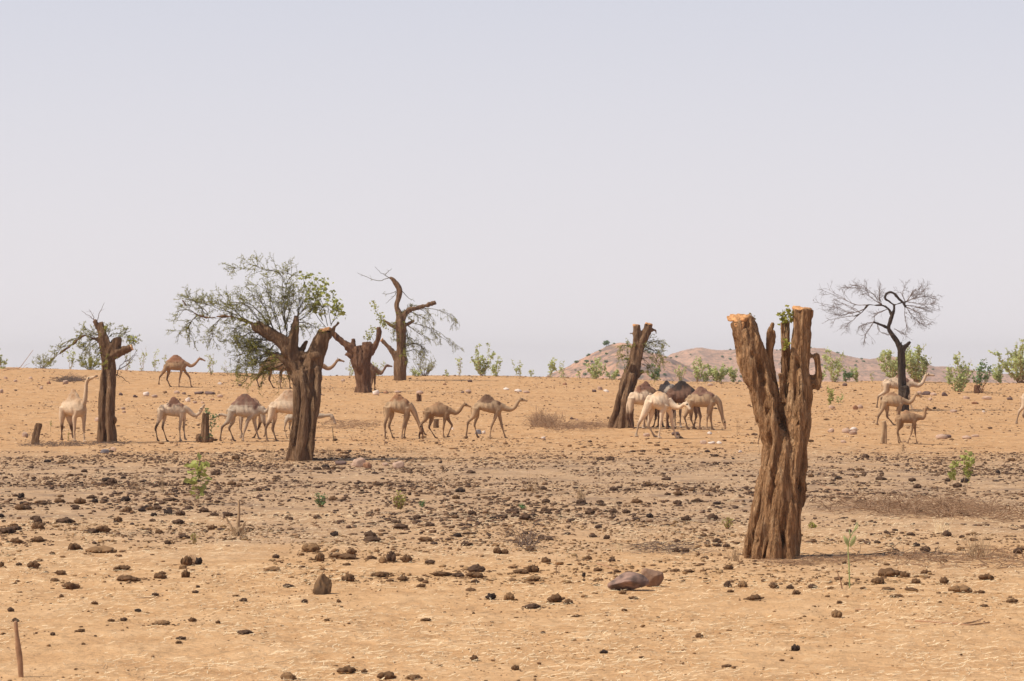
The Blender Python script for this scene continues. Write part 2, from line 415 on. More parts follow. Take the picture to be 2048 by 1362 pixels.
class PolyTree:
    """trunk traced in zoom coordinates: conv(x, y) -> photo pixels; everything at distance D"""
    def __init__(s, name, bx, by, conv, zs, label, cat, group, D=None, seed=1):
        s.D = gnd(bx, by) if D is None else D; s.conv = conv; s.zs = zs
        s.base = np.array([(bx-1024)*s.D/FPX, s.D, gz((bx-1024)*s.D/FPX, s.D)])
        s.root = empty(name, tuple(s.base), label, cat, group)
        s.t = Acc(); s.rng = np.random.default_rng(seed); s.mpp = s.D/FPX
        s.lift = s.base[2]-toworld(bx, by, s.D)[2]
    def p(s, x, y, dy=0):
        a, b = s.conv(x, y); w = toworld(a, b, s.D); w[1] += dy; w[2] += s.lift; return w-s.base
    def limb(s, pts, seg=28, lob=.10, n=5, flat=1.0):
        """pts rows: x, y, r, [dy]  (zoom units; r in zoom units; dy metres)"""
        P = np.array([list(s.p(q[0], q[1], q[3] if len(q) > 3 else 0))+[q[2]*s.zs*s.mpp] for q in pts])
        C = cr(P, n); ph = s.rng.random(5)*6.3; tw = s.rng.uniform(-.8, .8)
        def rib(a, t): return 1+lob*(.8*np.cos(3*a+ph[0]+tw*t*2)+.7*np.cos(5*a+ph[1]-tw*t*3)+.5*np.cos(9*a+ph[2]+tw*t))+.05*np.cos(t*19+ph[3]+2*a)
        tube(s.t, C[:, :3], np.maximum(C[:, 3], .008), seg, 0, True, flat=flat, rib=rib)
    def rib(s, g, seg=14, lob=.1):
        g = [tuple(q)+(0,)*(4-len(q)) for q in g]; a, b = g[-2], g[-1]
        g = g[:-1]+[(b[0], b[1], b[2]*.8, b[3]*.8), (b[0]+(b[0]-a[0])*.5, b[1]+(b[1]-a[1])*.5, b[2]*.5, b[3]*.3)]
        s.limb([(q[0], q[1], q[2]*(1+.12*math.sin(i*2.1+q[0])), q[3]) for i, q in enumerate(g)], seg, lob)
    def trunk(s, vox, mat_, amp=.03, fine=.012, f=(9, 1.6), name='trunk', pits=()):
        me = remesh(s.t, vox); c = getco(me); n = getno(me); o = s.rng.random()*50
        rid = 1-2*np.abs(fbm(c[:, 0]*f[0]+o, c[:, 1]*f[0], c[:, 2]*f[1], 2)); d = amp*(rid-.6)
        d += fine*fbm(c[:, 0]*22, c[:, 1]*22, c[:, 2]*7, 3)+amp*.8*fbm(c[:, 0]*3+o, c[:, 1]*3, c[:, 2]*2.4, 2)
        for (px_, py_, rx, rz, dep) in pits:
            q = s.p(px_, py_); k = s.zs*s.mpp; e = np.exp(-((c[:, 0]-q[0]+.25*(c[:, 2]-q[2]))/(rx*k))**2-((c[:, 2]-q[2])/(rz*k))**2)
            d -= .75*dep*e*(n[:, 1] < .2)
        setco(me, c+n*d[:, None]); s.trunk_o = link(name, me, mat_, s.root); return s.trunk_o
    def cutface(s, x, y, r, dy=0, tilt=(0, 0), mat_=None, th=.05, ry=None, seed=0):
        rng = np.random.default_rng(seed+5); acc = Acc(); k = 26; a = np.arange(k)*2*pi/k
        R = r*s.zs*s.mpp; prof = 1+.10*np.cos(3*a+rng.random()*6)+.08*np.cos(5*a+rng.random()*6)+rng.normal(size=k)*.03
        c = s.p(x, y, dy); ring = lambda q, z: np.stack([np.cos(a)*prof*R*q, np.sin(a)*prof*R*(ry or 1)*q, z+0*a+.10*R*np.cos(2*a+1)*q+rng.normal(size=k)*.012], -1)
        V = np.concatenate([ring(.96, -th*1.6), ring(1.0, -th*.6), ring(.97, 0), ring(.55, th*.35), [[0, 0, th*.1]]])
        q = []
        for L in range(3):
            j = np.arange(k); q.append(np.stack([L*k+j, L*k+(j+1) % k, (L+1)*k+(j+1) % k, (L+1)*k+j], -1))
        j = np.arange(k); t = np.stack([3*k+j, 3*k+(j+1) % k, np.full(k, 4*k)], -1)
        Rm = np.array(mathutils.Euler((tilt[0], tilt[1], 0)).to_matrix())
        acc.add(V@Rm.T+c, np.concatenate(q), t)
        return link('cut_face', acc.mesh('cut_face'), mat_ or M['cut'], s.root, smooth=False)
    def crown(s, prim, spec, mats, leaf=.035, depth=.35, copies=1, r0=.012, name='crown', aspect=.6, jit=.0):
        acc = Acc(); leaves = []
        for P in prim:
            for c in range(copies):
                Q = np.array([s.p(q[0], q[1]) for q in P]); L = np.linalg.norm(Q[-1]-Q[0])
                t = np.linspace(0, 1, len(Q)); e = s.rng.uniform(-1, 1)*depth*L
                Q[:, 1] += e*t**1.2
                if c: Q += (s.rng.normal(size=Q.shape)*np.array([.09, .10, .035])*L)*t[:, None]
                C = cr(Q, 4); rr = np.linspace(r0*1.3, r0*.45, len(C)); C[1:-1] += s.rng.normal(size=C[1:-1].shape)*.018
                tube(acc, C, rr, 4, 0, cap=False)
                grow(acc, C, r0, s.rng, 0, spec, leaves)
        if leaves: leafset(acc, np.concatenate(leaves), leaf, s.rng, 1, aspect)
        return link(name, acc.mesh(name), mats, s.root, smooth=False)
    def shoots(s, stems, n, leaf, mats, spread=.09, name='leaf_shoot', r=.012, frm=.3, depth=.2):
        acc = Acc(); L_ = []
        for P in stems:
            Q = np.array([s.p(q[0], q[1]) for q in P]); Q[:, 1] += np.linspace(0, 1, len(Q))*s.rng.uniform(-1, 1)*depth
            C = cr(Q, 5); tube(acc, C, np.linspace(r, r*.4, len(C)), 4, 0, cap=False)
            t = (frm+(1-frm)*s.rng.random(n))*(len(C)-1); i = np.minimum(t.astype(int), len(C)-2); f = (t-i)[:, None]
            L_.append(C[i]*(1-f)+C[i+1]*f+s.rng.normal(size=(n, 3))*spread*.5)
        leafset(acc, np.concatenate(L_), leaf, s.rng, 1, .7)
        return link(name, acc.mesh(name), mats, s.root, smooth=False)

# ---- the big forked stump in front
cvt = lambda x0, y0, k: (lambda x, y: (x0+x*k, y0+y*k))
T = PolyTree('pollarded_tree', 1400+305*.4405, 560+1262*.4405, cvt(1400, 560, .4405), .4405,
             'big forked pollarded trunk with orange sawn tops, tallest and nearest of all the trees', 'tree', 'hacked back trees', seed=3)
T.limb([(318, 1275, 98, .02), (322, 1180, 94), (330, 1080, 92), (352, 960, 98), (378, 850, 92), (390, 760, 94), (390, 690, 96), (388, 640, 84), (386, 600, 52), (384, 560, 20)], 40, .05)
T.limb([(360, 760, 60), (330, 660, 66), (300, 560, 64, -.02), (268, 455, 66, -.03), (236, 350, 60, -.03), (210, 250, 55, -.02), (189, 184, 50)], 36, .07)
T.limb([(420, 760, 62), (436, 660, 68), (444, 560, 62), (449, 470, 54), (452, 380, 48), (458, 290, 43), (464, 200, 45), (467, 134, 46)], 36, .07)
T.limb([(350, 560, 22, .12), (338, 470, 19, .12), (325, 390, 17, .12), (319, 320, 17, .12), (324, 258, 18, .12), (320, 228, 10, .12), (334, 198, 3, .12)], 16, .12)
T.limb([(330, 480, 18, .2), (305, 390, 20, .2), (287, 320, 14, .2), (274, 272, 6, .2)], 16, .12)
T.limb([(402, 560, 22, .05), (392, 470, 19, .05), (383, 380, 14, .05), (377, 290, 11, .05), (371, 192, 5, .05)], 16, .12)
T.limb([(408, 540, 20, .25), (400, 420, 18, .25), (397, 300, 16, .25), (396, 190, 11, .25)], 16, .12)
T.limb([(372, 560, 16, -.12), (366, 490, 12, -.14), (362, 425, 11, -.14)], 12, .1)
T.limb([(470, 500, 28, .02), (497, 470, 26), (515, 470, 16), (524, 478, 15), (530, 500, 10)], 14, .1)
T.limb([(524, 500, 12), (531, 450, 14), (530, 400, 14), (527, 372, 14), (523, 345, 15), (519, 333, 9)], 14, .12)
T.limb([(510, 500, 6), (512, 460, 7), (514, 425, 5)], 8, .1)
T.limb([(430, 990, 40), (456, 955, 30), (464, 930, 24), (470, 905, 12)], 16, .15)
T.limb([(430, 1040, 30), (448, 990, 30), (462, 960, 22)], 16, .15)
for g in ([(205, 1258, 24, -.05), (235, 1150, 26, -.1), (262, 1020, 26, -.12), (295, 880, 26, -.12), (318, 760, 26, -.1)],
          [(250, 1268, 26, -.38), (276, 1150, 26, -.36), (296, 1020, 26, -.36), (322, 880, 26, -.36), (342, 740, 26, -.34), (330, 620, 22, -.32), (300, 500, 20, -.34)],
          [(318, 1272, 32, -.46), (336, 1130, 30, -.42), (350, 980, 27, -.43), (372, 850, 26, -.42), (380, 700, 26, -.38)],
          [(388, 1270, 32, -.4), (392, 1130, 30, -.38), (404, 980, 30, -.4), (420, 850, 26, -.38), (436, 700, 26, -.36), (446, 560, 22, -.3), (450, 420, 18, -.24)],
          [(424, 1262, 22, -.1), (432, 1120, 22, -.12), (446, 960, 24, -.15), (462, 820, 22, -.15), (476, 680, 24, -.1)],
          [(280, 1262, 40, .35), (310, 1100, 40, .33), (350, 900, 40, .33)], [(370, 1262, 44, .38), (390, 1100, 40, .35), (410, 900, 36, .33)]):
    T.rib(g, 16, .12)
T.trunk(.014, M['bark_big'], .044, .030, (5, 1.1), pits=[(268, 400, 9, 34, .14), (345, 610, 10, 40, .16), (370, 640, 9, 60, .2), (438, 930, 10, 22, .14), (412, 985, 8, 18, .12), (232, 345, 5, 14, .08), (300, 600, 6, 20, .08), (440, 390, 6, 26, .09), (400, 700, 7, 40, .09), (322, 900, 6, 40, .07), (360, 1150, 8, 60, .09), (250, 1180, 7, 60, .08), (430, 640, 6, 30, .08), (290, 470, 6, 30, .07)])
T.cutface(184, 165, 54, 0, (.24, -.10), M['cut'], .03, .95, 1)
T.cutface(176, 200, 24, -.165, (1.25, -.3), M['cut'], .02, 1.2, 9)
T.cutface(467, 130, 44, 0, (.22, .05), M['cut'], .03, .95, 2)
T.shoots([[(392, 240), (385, 190), (378, 140)], [(395, 230), (400, 170), (398, 120)], [(400, 240), (408, 180), (418, 150)], [(392, 240), (375, 180), (360, 150)], [(396, 320), (390, 300), (385, 280)]],
         26, .07, [M['twig'], M['leaf']], .05, r=.006)
T.shoots([[(238, 200), (238, 180), (240, 155)], [(242, 205), (246, 185), (252, 160)]], 5, .05, [M['twig'], M['leaf']], .03, r=.004)
T.shoots([[(340, 520), (330, 495), (315, 485)], [(330, 520), (300, 500), (280, 500)]], 12, .05, [M['twig'], M['leaf_dark']], .05, r=.004, depth=-.4)

# ---- thick trunk with feathery crown
T = PolyTree('acacia_tree', 290+960*.3231, 500+1300*.3231, cvt(290, 500, .3231), .3231,
             'thick trunked acacia with a wide feathery crown sweeping out to the left', 'tree', 'hacked back trees', seed=5)
T.limb([(960, 1310, 84), (972, 1220, 74), (985, 1120, 74), (998, 1000, 76), (1004, 880, 82), (1000, 790, 88), (990, 740, 84)], 40, .07)
T.limb([(1010, 800, 66), (1036, 710, 58), (1066, 620, 50), (1095, 550, 43), (1116, 500, 38)], 28, .08)
T.limb([(960, 800, 60), (935, 720, 50), (908, 650, 46), (918, 560, 36), (930, 480, 28), (940, 405, 16)], 28, .1)
T.limb([(925, 690, 46), (885, 610, 48), (830, 555, 42), (760, 512, 37), (700, 480, 35), (670, 458, 20)], 28, .12)
T.limb([(690, 470, 14), (640, 446, 9), (560, 420, 8), (480, 410, 7), (400, 420, 6), (320, 400, 6), (262, 350, 4), (230, 310, 3)], 10, .1)
T.limb([(930, 750, 36), (870, 690, 24), (800, 645, 14), (740, 640, 8)], 16, .1)
T.limb([(920, 630, 26), (960, 645, 24), (1005, 655, 22), (1040, 620, 22)], 16, .1)
T.limb([(955, 640, 18, .1), (980, 600, 15, .1), (1003, 562, 8, .1)], 14, .1)
T.limb([(1115, 560, 14, -.1), (1150, 525, 13, -.1), (1196, 448, 9, -.1)], 12, .1)
T.limb([(1050, 660, 26, -.5), (1072, 650, 18, -.75)], 14, .1)
for g in ([(895, 1305, 24, -.1), (925, 1150, 24, -.3), (940, 980, 24, -.45), (945, 820, 24, -.5)], [(960, 1308, 30, -.75), (985, 1120, 28, -.75), (1000, 950, 26, -.8), (985, 800, 26, -.85)],
          [(1030, 1300, 22, -.25), (1045, 1120, 22, -.35), (1060, 950, 22, -.4), (1075, 800, 22, -.4)], [(930, 1300, 24, .6), (990, 1000, 30, .7)]):
    T.rib(g, 14, .12)
T.trunk(.034, M['bark'], .06, .015, (4, .8))
T.cutface(1117, 495, 40, 0, (-.5, -.1), M['cut'], .08, .9, 3)
AC = [dict(n=5.0, len=.75, ang=48, r=.0085, up=.12, seg=4, leaf=18, **{'from': .05}), dict(n=8.5, len=.36, ang=50, r=.006, seg=3, leaf=42)]
P2 = [[(880, 520), (860, 400), (872, 280), (900, 205)], [(800, 520), (720, 400), (640, 335), (540, 335)], [(850, 540), (800, 400), (760, 260), (700, 210)],
      [(880, 500), (850, 350), (862, 210), (835, 145), (740, 125), (650, 90)], [(930, 430), (960, 330), (935, 220)], [(930, 450), (1000, 400), (1060, 330), (1030, 260)],
      [(700, 480), (620, 430), (500, 345), (350, 330)], [(400, 420), (350, 350), (230, 275)], [(330, 400), (265, 460), (232, 508)], [(300, 385), (240, 370), (185, 385)], [(480, 410), (430, 480), (412, 560)],
      [(760, 560), (650, 560), (600, 640), (545, 690)], [(820, 620), (700, 600), (560, 570)], [(850, 670), (740, 690), (640, 720), (560, 740)], [(870, 700), (760, 750), (640, 780), (610, 820)],
      [(640, 450), (560, 500), (545, 560)], [(900, 460), (1000, 450), (1060, 480)], [(720, 500), (700, 600), (720, 700)], [(800, 500), (740, 350), (690, 290), (660, 280)], [(860, 500), (900, 380), (920, 300), (900, 240)],
      [(740, 480), (660, 380), (590, 330), (520, 350)], [(850, 640), (780, 640), (700, 680), (620, 680)], [(900, 480), (950, 400), (1010, 330), (1000, 300)], [(640, 440), (540, 390), (440, 350), (330, 330)]]
P2 += [[(750, 520), (700, 580), (640, 650)], [(830, 560), (760, 620), (700, 700)], [(880, 600), (820, 680), (750, 730)], [(800, 520), (780, 450), (730, 400)], [(860, 560), (900, 500), (960, 470)], [(900, 640), (860, 730), (810, 790)], [(720, 500), (640, 520), (580, 570)], [(780, 540), (720, 560), (650, 600)]]
T.crown(P2, AC, [M['twig'], M['leaf']], .040, .45, 2, .011)
T.shoots([[(1120, 480), (1060, 400), (1000, 250), (968, 130)], [(1130, 470), (1100, 340), (1060, 250), (1040, 160)], [(1150, 460), (1130, 330), (1118, 200)], [(1150, 470), (1185, 380), (1160, 290)],
          [(1150, 460), (1195, 400), (1190, 330)], [(1100, 440), (1070, 330), (1075, 230)], [(1120, 420), (1090, 380), (1040, 350)]], 44, .15, [M['twig'], M['leaf_broad']], .2, frm=.45, depth=.5)

# ---- left tree with camel browsing
T = PolyTree('acacia_tree', 670*.3232, 500+1190*.3232, cvt(0, 500, .3232), .3232,
             'straight trunked acacia with a thin green umbrella of twigs, the browsing camel beside it', 'tree', 'hacked back trees', seed=7)
T.limb([(672, 1195, 50), (668, 1080, 46), (667, 950, 43), (670, 820, 41), (676, 720, 40), (666, 640, 38), (645, 570, 34), (628, 510, 22), (606, 470, 16), (578, 436, 13)], 32, .08)
T.limb([(630, 540, 16, .05), (628, 490, 13, .05), (625, 448, 11, .05)], 12, .1)
T.limb([(680, 660, 34), (705, 610, 32), (722, 560, 27), (722, 540, 20)], 20, .15)
T.limb([(695, 660, 24, -.1), (750, 628, 25, -.1), (815, 604, 20, -.1)], 18, .12)
T.limb([(620, 560, 16), (570, 545, 9), (515, 532, 8), (440, 590, 7), (370, 640, 6), (312, 686, 4)], 10, .1)
T.limb([(690, 1010, 20, -.3), (708, 1055, 22, -.2), (700, 1080, 14, -.2)], 12, .1)
for g in ([(636, 1190, 20, -.35), (640, 1000, 20, -.4), (642, 800, 18, -.4)], [(690, 1190, 22, -.5), (685, 1000, 20, -.5), (690, 800, 18, -.45)]): T.rib(g, 12, .12)
T.trunk(.034, M['bark'], .045, .012, (5, .9))
T.cutface(820, 602, 19, -.1, (0, 1.2), M['cut_pale'], .03, .9, 4)
T.crown([[(590, 440), (545, 405), (500, 375)], [(600, 440), (620, 380), (645, 325)], [(585, 435), (570, 395), (548, 365)]], [dict(n=2, len=.25, ang=45, r=.006, seg=3, leaf=3)], [M['twig_grey'], M['leaf']], .03, .3, 1, .012, name='bare_twigs')
T.crown([[(600, 560), (560, 520), (500, 530), (440, 590)], [(515, 532), (440, 560), (380, 620), (315, 690)], [(620, 560), (560, 600), (550, 660)], [(640, 540), (560, 500), (520, 480)], [(640, 560), (700, 520), (770, 520), (830, 560)],
         [(650, 560), (680, 500), (650, 480)], [(640, 600), (600, 640), (640, 700)], [(690, 640), (640, 620), (600, 600)], [(440, 590), (370, 600), (360, 580)], [(570, 545), (540, 600), (500, 640)], [(700, 560), (760, 520), (780, 490)], [(660, 560), (620, 520), (560, 520)]],
        [dict(n=4.5, len=.5, ang=50, r=.008, seg=3, leaf=30, up=.05), dict(n=6, len=.25, ang=50, r=.006, seg=3, leaf=70)], [M['twig'], M['leaf']], .045, .6, 2, .010)
T.crown([[(720, 780), (740, 730), (780, 680), (770, 650)], [(770, 690), (810, 670), (840, 620)], [(715, 770), (760, 790), (800, 830)], [(740, 740), (800, 700), (850, 640)]], [dict(n=2.5, len=.3, ang=45, r=.006, seg=3, leaf=4)], [M['twig_grey'], M['leaf']], .04, .4, 1, .016, name='side_branch')
T.crown([[(660, 600), (640, 640), (620, 680)], [(640, 540), (600, 560), (560, 600)], [(680, 620), (690, 660), (670, 700)], [(620, 520), (660, 560), (690, 600)], [(600, 540), (540, 560), (500, 600)], [(640, 560), (610, 600), (600, 650)]],
        [dict(n=6, len=.45, ang=55, r=.008, seg=3, leaf=40), dict(n=6, len=.25, ang=50, r=.006, seg=3, leaf=80)], [M['twig'], M['leaf']], .045, .9, 1, .010, name='leafy_twigs')
T.shoots([[(790, 600), (800, 570), (790, 540)], [(800, 600), (820, 570), (825, 545)]], 22, .13, [M['twig'], M['leaf_broad']], .16)

# ---- orange stump in the middle distance
c3 = cvt(660, 500, .323)
T = PolyTree('pollarded_tree', 660+205*.323, 500+882*.323, c3, .323, 'reddish pollarded stump with stubby arms, a camel half hidden behind it', 'tree', 'hacked back trees', seed=11)
T.limb([(205, 890, 54), (205, 840, 42), (200, 760, 46), (188, 690, 54), (172, 630, 40), (160, 600, 30)], 28, .1)
T.limb([(165, 630, 34), (120, 600, 26), (80, 570, 21), (40, 535, 18), (8, 505, 13)], 18, .1)
T.limb([(150, 630, 20), (143, 590, 18), (142, 548, 16)], 14, .1)
T.limb([(150, 665, 18), (115, 650, 14), (98, 642, 9)], 12, .1)
T.limb([(205, 700, 44), (226, 650, 38), (236, 605, 36), (232, 570, 28)], 20, .15)
T.limb([(235, 660, 26), (262, 620, 20), (288, 570, 17), (302, 520, 15), (300, 478, 11)], 14, .1)
T.limb([(160, 888, 14), (180, 850, 20), (190, 800, 22)], 12, .1); T.limb([(245, 885, 16), (235, 840, 20), (222, 780, 24)], 12, .1)
T.trunk(.042, M['bark_red'], .07, .02, (4, .9))
T.shoots([[(300, 500), (315, 440), (290, 390), (268, 320)], [(305, 500), (330, 460), (350, 470)], [(270, 560), (255, 520), (265, 480)], [(310, 470), (320, 430), (318, 400)], [(230, 570), (238, 550), (235, 530)]], 34, .16, [M['twig'], M['leaf_broad']], .2, frm=.4)

# ---- twisted tree behind it
T = PolyTree('acacia_tree', 660+437*.323, 500+806*.323, c3, .323, 'tall twisted acacia on the ridge with drooping bare twigs and a bent top', 'tree', 'hacked back trees', seed=13)
T.limb([(437, 812, 34), (437, 740, 36), (440, 690, 35), (441, 620, 26), (440, 540, 29), (437, 460, 32), (430, 405, 21), (414, 350, 15), (424, 295, 17), (432, 252, 21), (415, 215, 16), (392, 186, 11), (368, 168, 8)], 24, .12)
T.limb([(440, 440, 22), (480, 378, 16), (540, 360, 12), (600, 342, 12), (656, 325, 13)], 14, .1)
T.limb([(430, 700, 24), (400, 642, 20), (362, 600, 14), (318, 558, 12)], 14, .1)
T.limb([(425, 490, 15), (372, 462, 10), (330, 430, 8)], 12, .1)
T.limb([(450, 470, 14), (490, 455, 9), (522, 436, 9)], 12, .1)
T.trunk(.042, M['bark'], .05, .015, (4, .9))
T.cutface(318, 556, 13, 0, (0, -1.0), M['cut'], .04, .9, 5)
DR = [dict(n=3.6, len=.75, ang=50, r=.011, seg=4, leaf=14, droop=.45), dict(n=5, len=.42, ang=45, r=.009, seg=3, leaf=40, droop=.4)]
T.crown([[(370, 170), (300, 190), (220, 165), (168, 140)], [(380, 180), (330, 150), (280, 105)], [(340, 150), (360, 135), (382, 115)], [(430, 240), (380, 270), (320, 270)], [(432, 240), (390, 290), (345, 330)], [(440, 250), (480, 290), (525, 320)]],
        [dict(n=2.4, len=.4, ang=45, r=.009, seg=3, leaf=8), dict(n=3, len=.2, ang=45, r=.007, seg=3, leaf=12)], [M['twig'], M['leaf']], .05, .4, 1, .02, name='top_twigs')
T.crown([[(560, 360), (660, 370), (740, 410), (775, 475)], [(500, 450), (580, 470), (660, 500), (740, 560), (795, 620)], [(470, 460), (560, 520), (640, 560)], [(450, 600), (520, 580), (580, 610), (600, 660)], [(450, 560), (500, 545), (540, 580)],
         [(480, 380), (540, 400), (600, 430), (640, 500)], [(540, 360), (600, 380), (650, 440)], [(450, 620), (480, 580), (560, 590), (585, 640)], [(430, 420), (470, 380), (540, 370)], [(440, 520), (420, 480), (440, 420)], [(470, 470), (480, 540), (470, 620)], [(440, 600), (410, 560), (430, 500)], [(450, 640), (520, 620), (560, 650)]],
        DR, [M['twig'], M['leaf']], .05, .5, 2, .016)
T.crown([[(440, 380), (470, 400), (500, 430)], [(440, 420), (400, 460), (400, 520)], [(440, 480), (480, 500), (500, 560)], [(430, 560), (460, 600), (450, 660)], [(420, 400), (470, 370), (520, 350)], [(430, 620), (470, 650), (480, 700)]],
        [dict(n=5, len=.45, ang=50, r=.009, seg=3, leaf=34), dict(n=5, len=.25, ang=50, r=.007, seg=3, leaf=60)], [M['twig'], M['leaf']], .06, .6, 2, .012, name='leafy_twigs')
T.shoots([[(330, 430), (300, 400), (275, 360), (270, 320)]], 26, .16, [M['twig'], M['leaf_broad']], .2, frm=.4)

# ---- leaning pollard near the centre
c5 = cvt(1060, 560, .2791)
T = PolyTree('pollarded_tree', 1060+655*.2791, 560+1058*.2791, c5, .2791, 'leaning pollarded trunk with two sawn prongs and wispy shoots, in front of the far hill', 'tree', 'hacked back trees', seed=17)
T.limb([(660, 1068, 88), (664, 1000, 70), (672, 900, 60), (690, 790, 54), (722, 690, 50), (750, 600, 46), (768, 520, 46), (780, 460, 46)], 32, .09)
T.limb([(772, 480, 38), (765, 410, 32), (760, 325, 25)], 20, .1)
T.limb([(785, 490, 40), (812, 425, 36), (838, 365, 32), (852, 318, 27)], 20, .1)
T.limb([(845, 370, 16), (880, 360, 11), (900, 362, 8), (902, 388, 6)], 10, .1)
T.limb([(755, 395, 9), (735, 385, 7), (714, 382, 4)], 8, .1)
T.limb([(750, 690, 30), (785, 665, 22), (814, 654, 12)], 14, .1)
T.limb([(580, 1062, 24, -.2), (612, 940, 24, -.3), (650, 820, 24, -.35), (700, 690, 26, -.35), (735, 600, 20, -.4)], 14, .1)
T.limb([(650, 1066, 26, -.9), (668, 940, 24, -.75), (695, 800, 22, -.7), (735, 670, 22, -.6)], 14, .1)
T.limb([(725, 1062, 18, -.4), (712, 940, 24, -.4), (722, 800, 24, -.4)], 14, .1)
T.trunk(.036, M['bark'], .06, .015, (4, .8))
T.cutface(760, 322, 24, 0, (-.2, .1), M['cut'], .05, .9, 6); T.cutface(852, 314, 27, 0, (-.3, .3), M['cut'], .05, .9, 7)
T.crown([[(760, 520), (830, 470), (900, 440), (960, 480)], [(790, 560), (870, 560), (940, 620)], [(830, 480), (900, 520), (930, 600)], [(750, 510), (700, 470), (650, 480)], [(740, 540), (680, 540), (630, 560)],
         [(800, 600), (860, 640), (900, 690)], [(770, 540), (850, 500), (930, 520), (950, 580)], [(780, 500), (850, 440), (900, 430)], [(800, 560), (850, 600), (850, 660)], [(750, 540), (710, 560), (690, 600)]],
        [dict(n=5, len=.55, ang=48, r=.007, seg=4, leaf=24, droop=.35), dict(n=7, len=.3, ang=45, r=.0055, seg=3, leaf=56, droop=.3)], [M['twig'], M['leaf']], .045, .6, 2, .010)

# ---- black leafless umbrella tree
c7 = cvt(1600, 540, .2938)
T = PolyTree('bare_tree', 1600+697*.2938, 540+960*.2938, c7, .2938, 'black trunked leafless tree with a looped top and fine grey umbrella twigs', 'tree', 'hacked back trees', seed=19)
T.limb([(698, 975, 42), (701, 900, 38), (698, 810, 32), (692, 700, 28), (690, 610, 26), (686, 545, 25), (662, 492, 18), (636, 455, 16), (612, 420, 15), (604, 388, 13), (617, 340, 13), (630, 302, 12), (640, 270, 9), (638, 235, 8)], 20, .1)
T.limb([(638, 238, 7), (610, 216, 7), (579, 194, 8), (587, 165, 8), (614, 151, 9), (645, 164, 9), (670, 194, 9), (700, 220, 8), (719, 254, 7)], 10, .1)
T.limb([(640, 240, 5), (680, 226, 5), (724, 215, 4)], 8, .1)
T.limb([(625, 305, 10), (600, 262, 7), (560, 241, 6), (510, 240, 6), (466, 238, 6), (440, 264, 5), (416, 293, 5), (370, 316, 4)], 8, .1)
T.limb([(604, 398, 10), (560, 378, 9), (500, 354, 7)], 10, .1)
T.limb([(695, 550, 20), (726, 511, 15), (753, 489, 9)], 12, .1)
T.limb([(692, 530, 5), (690, 505, 4), (694, 488, 3)], 6, .1)
T.limb([(705, 790, 28, -.3), (712, 830, 30, -.3), (705, 870, 24, -.3)], 12, .15)
T.trunk(.022, M['bark_black'], .022, .008, (4, 1))
UM = [dict(n=3.6, len=.62, ang=38, r=.011, seg=4, wob=.2, droop=.06), dict(n=5.4, len=.46, ang=38, r=.0075, seg=3, wob=.28), dict(n=5.5, len=.25, ang=38, r=.0055, seg=2)]
P7 = [[(465, 238), (380, 235), (280, 180), (190, 125)], [(440, 265), (350, 290), (250, 260), (135, 242)], [(370, 315), (300, 320), (200, 340)], [(420, 290), (360, 340), (300, 390)], [(560, 240), (480, 190), (400, 135), (290, 120)],
      [(550, 240), (520, 180), (440, 120), (360, 105)], [(600, 265), (520, 300), (500, 350)], [(500, 355), (430, 370), (390, 400)], [(500, 360), (450, 430), (430, 452)], [(530, 370), (540, 420), (600, 440)], [(560, 240), (540, 180), (540, 130)],
      [(718, 230), (700, 160), (715, 115)], [(720, 215), (790, 180), (830, 125)], [(725, 215), (820, 230), (935, 235)], [(720, 240), (800, 250), (900, 290)], [(720, 250), (780, 320), (855, 385)], [(715, 250), (720, 330), (745, 410)],
      [(720, 250), (800, 290), (880, 340)], [(640, 400), (700, 430), (730, 440)], [(760, 200), (850, 180), (920, 195)], [(725, 215), (770, 150), (800, 120)], [(416, 293), (340, 250), (220, 200)], [(350, 290), (260, 310), (170, 290)]]
T.crown(P7, UM, [M['twig_grey']], .03, .55, 2, .013)

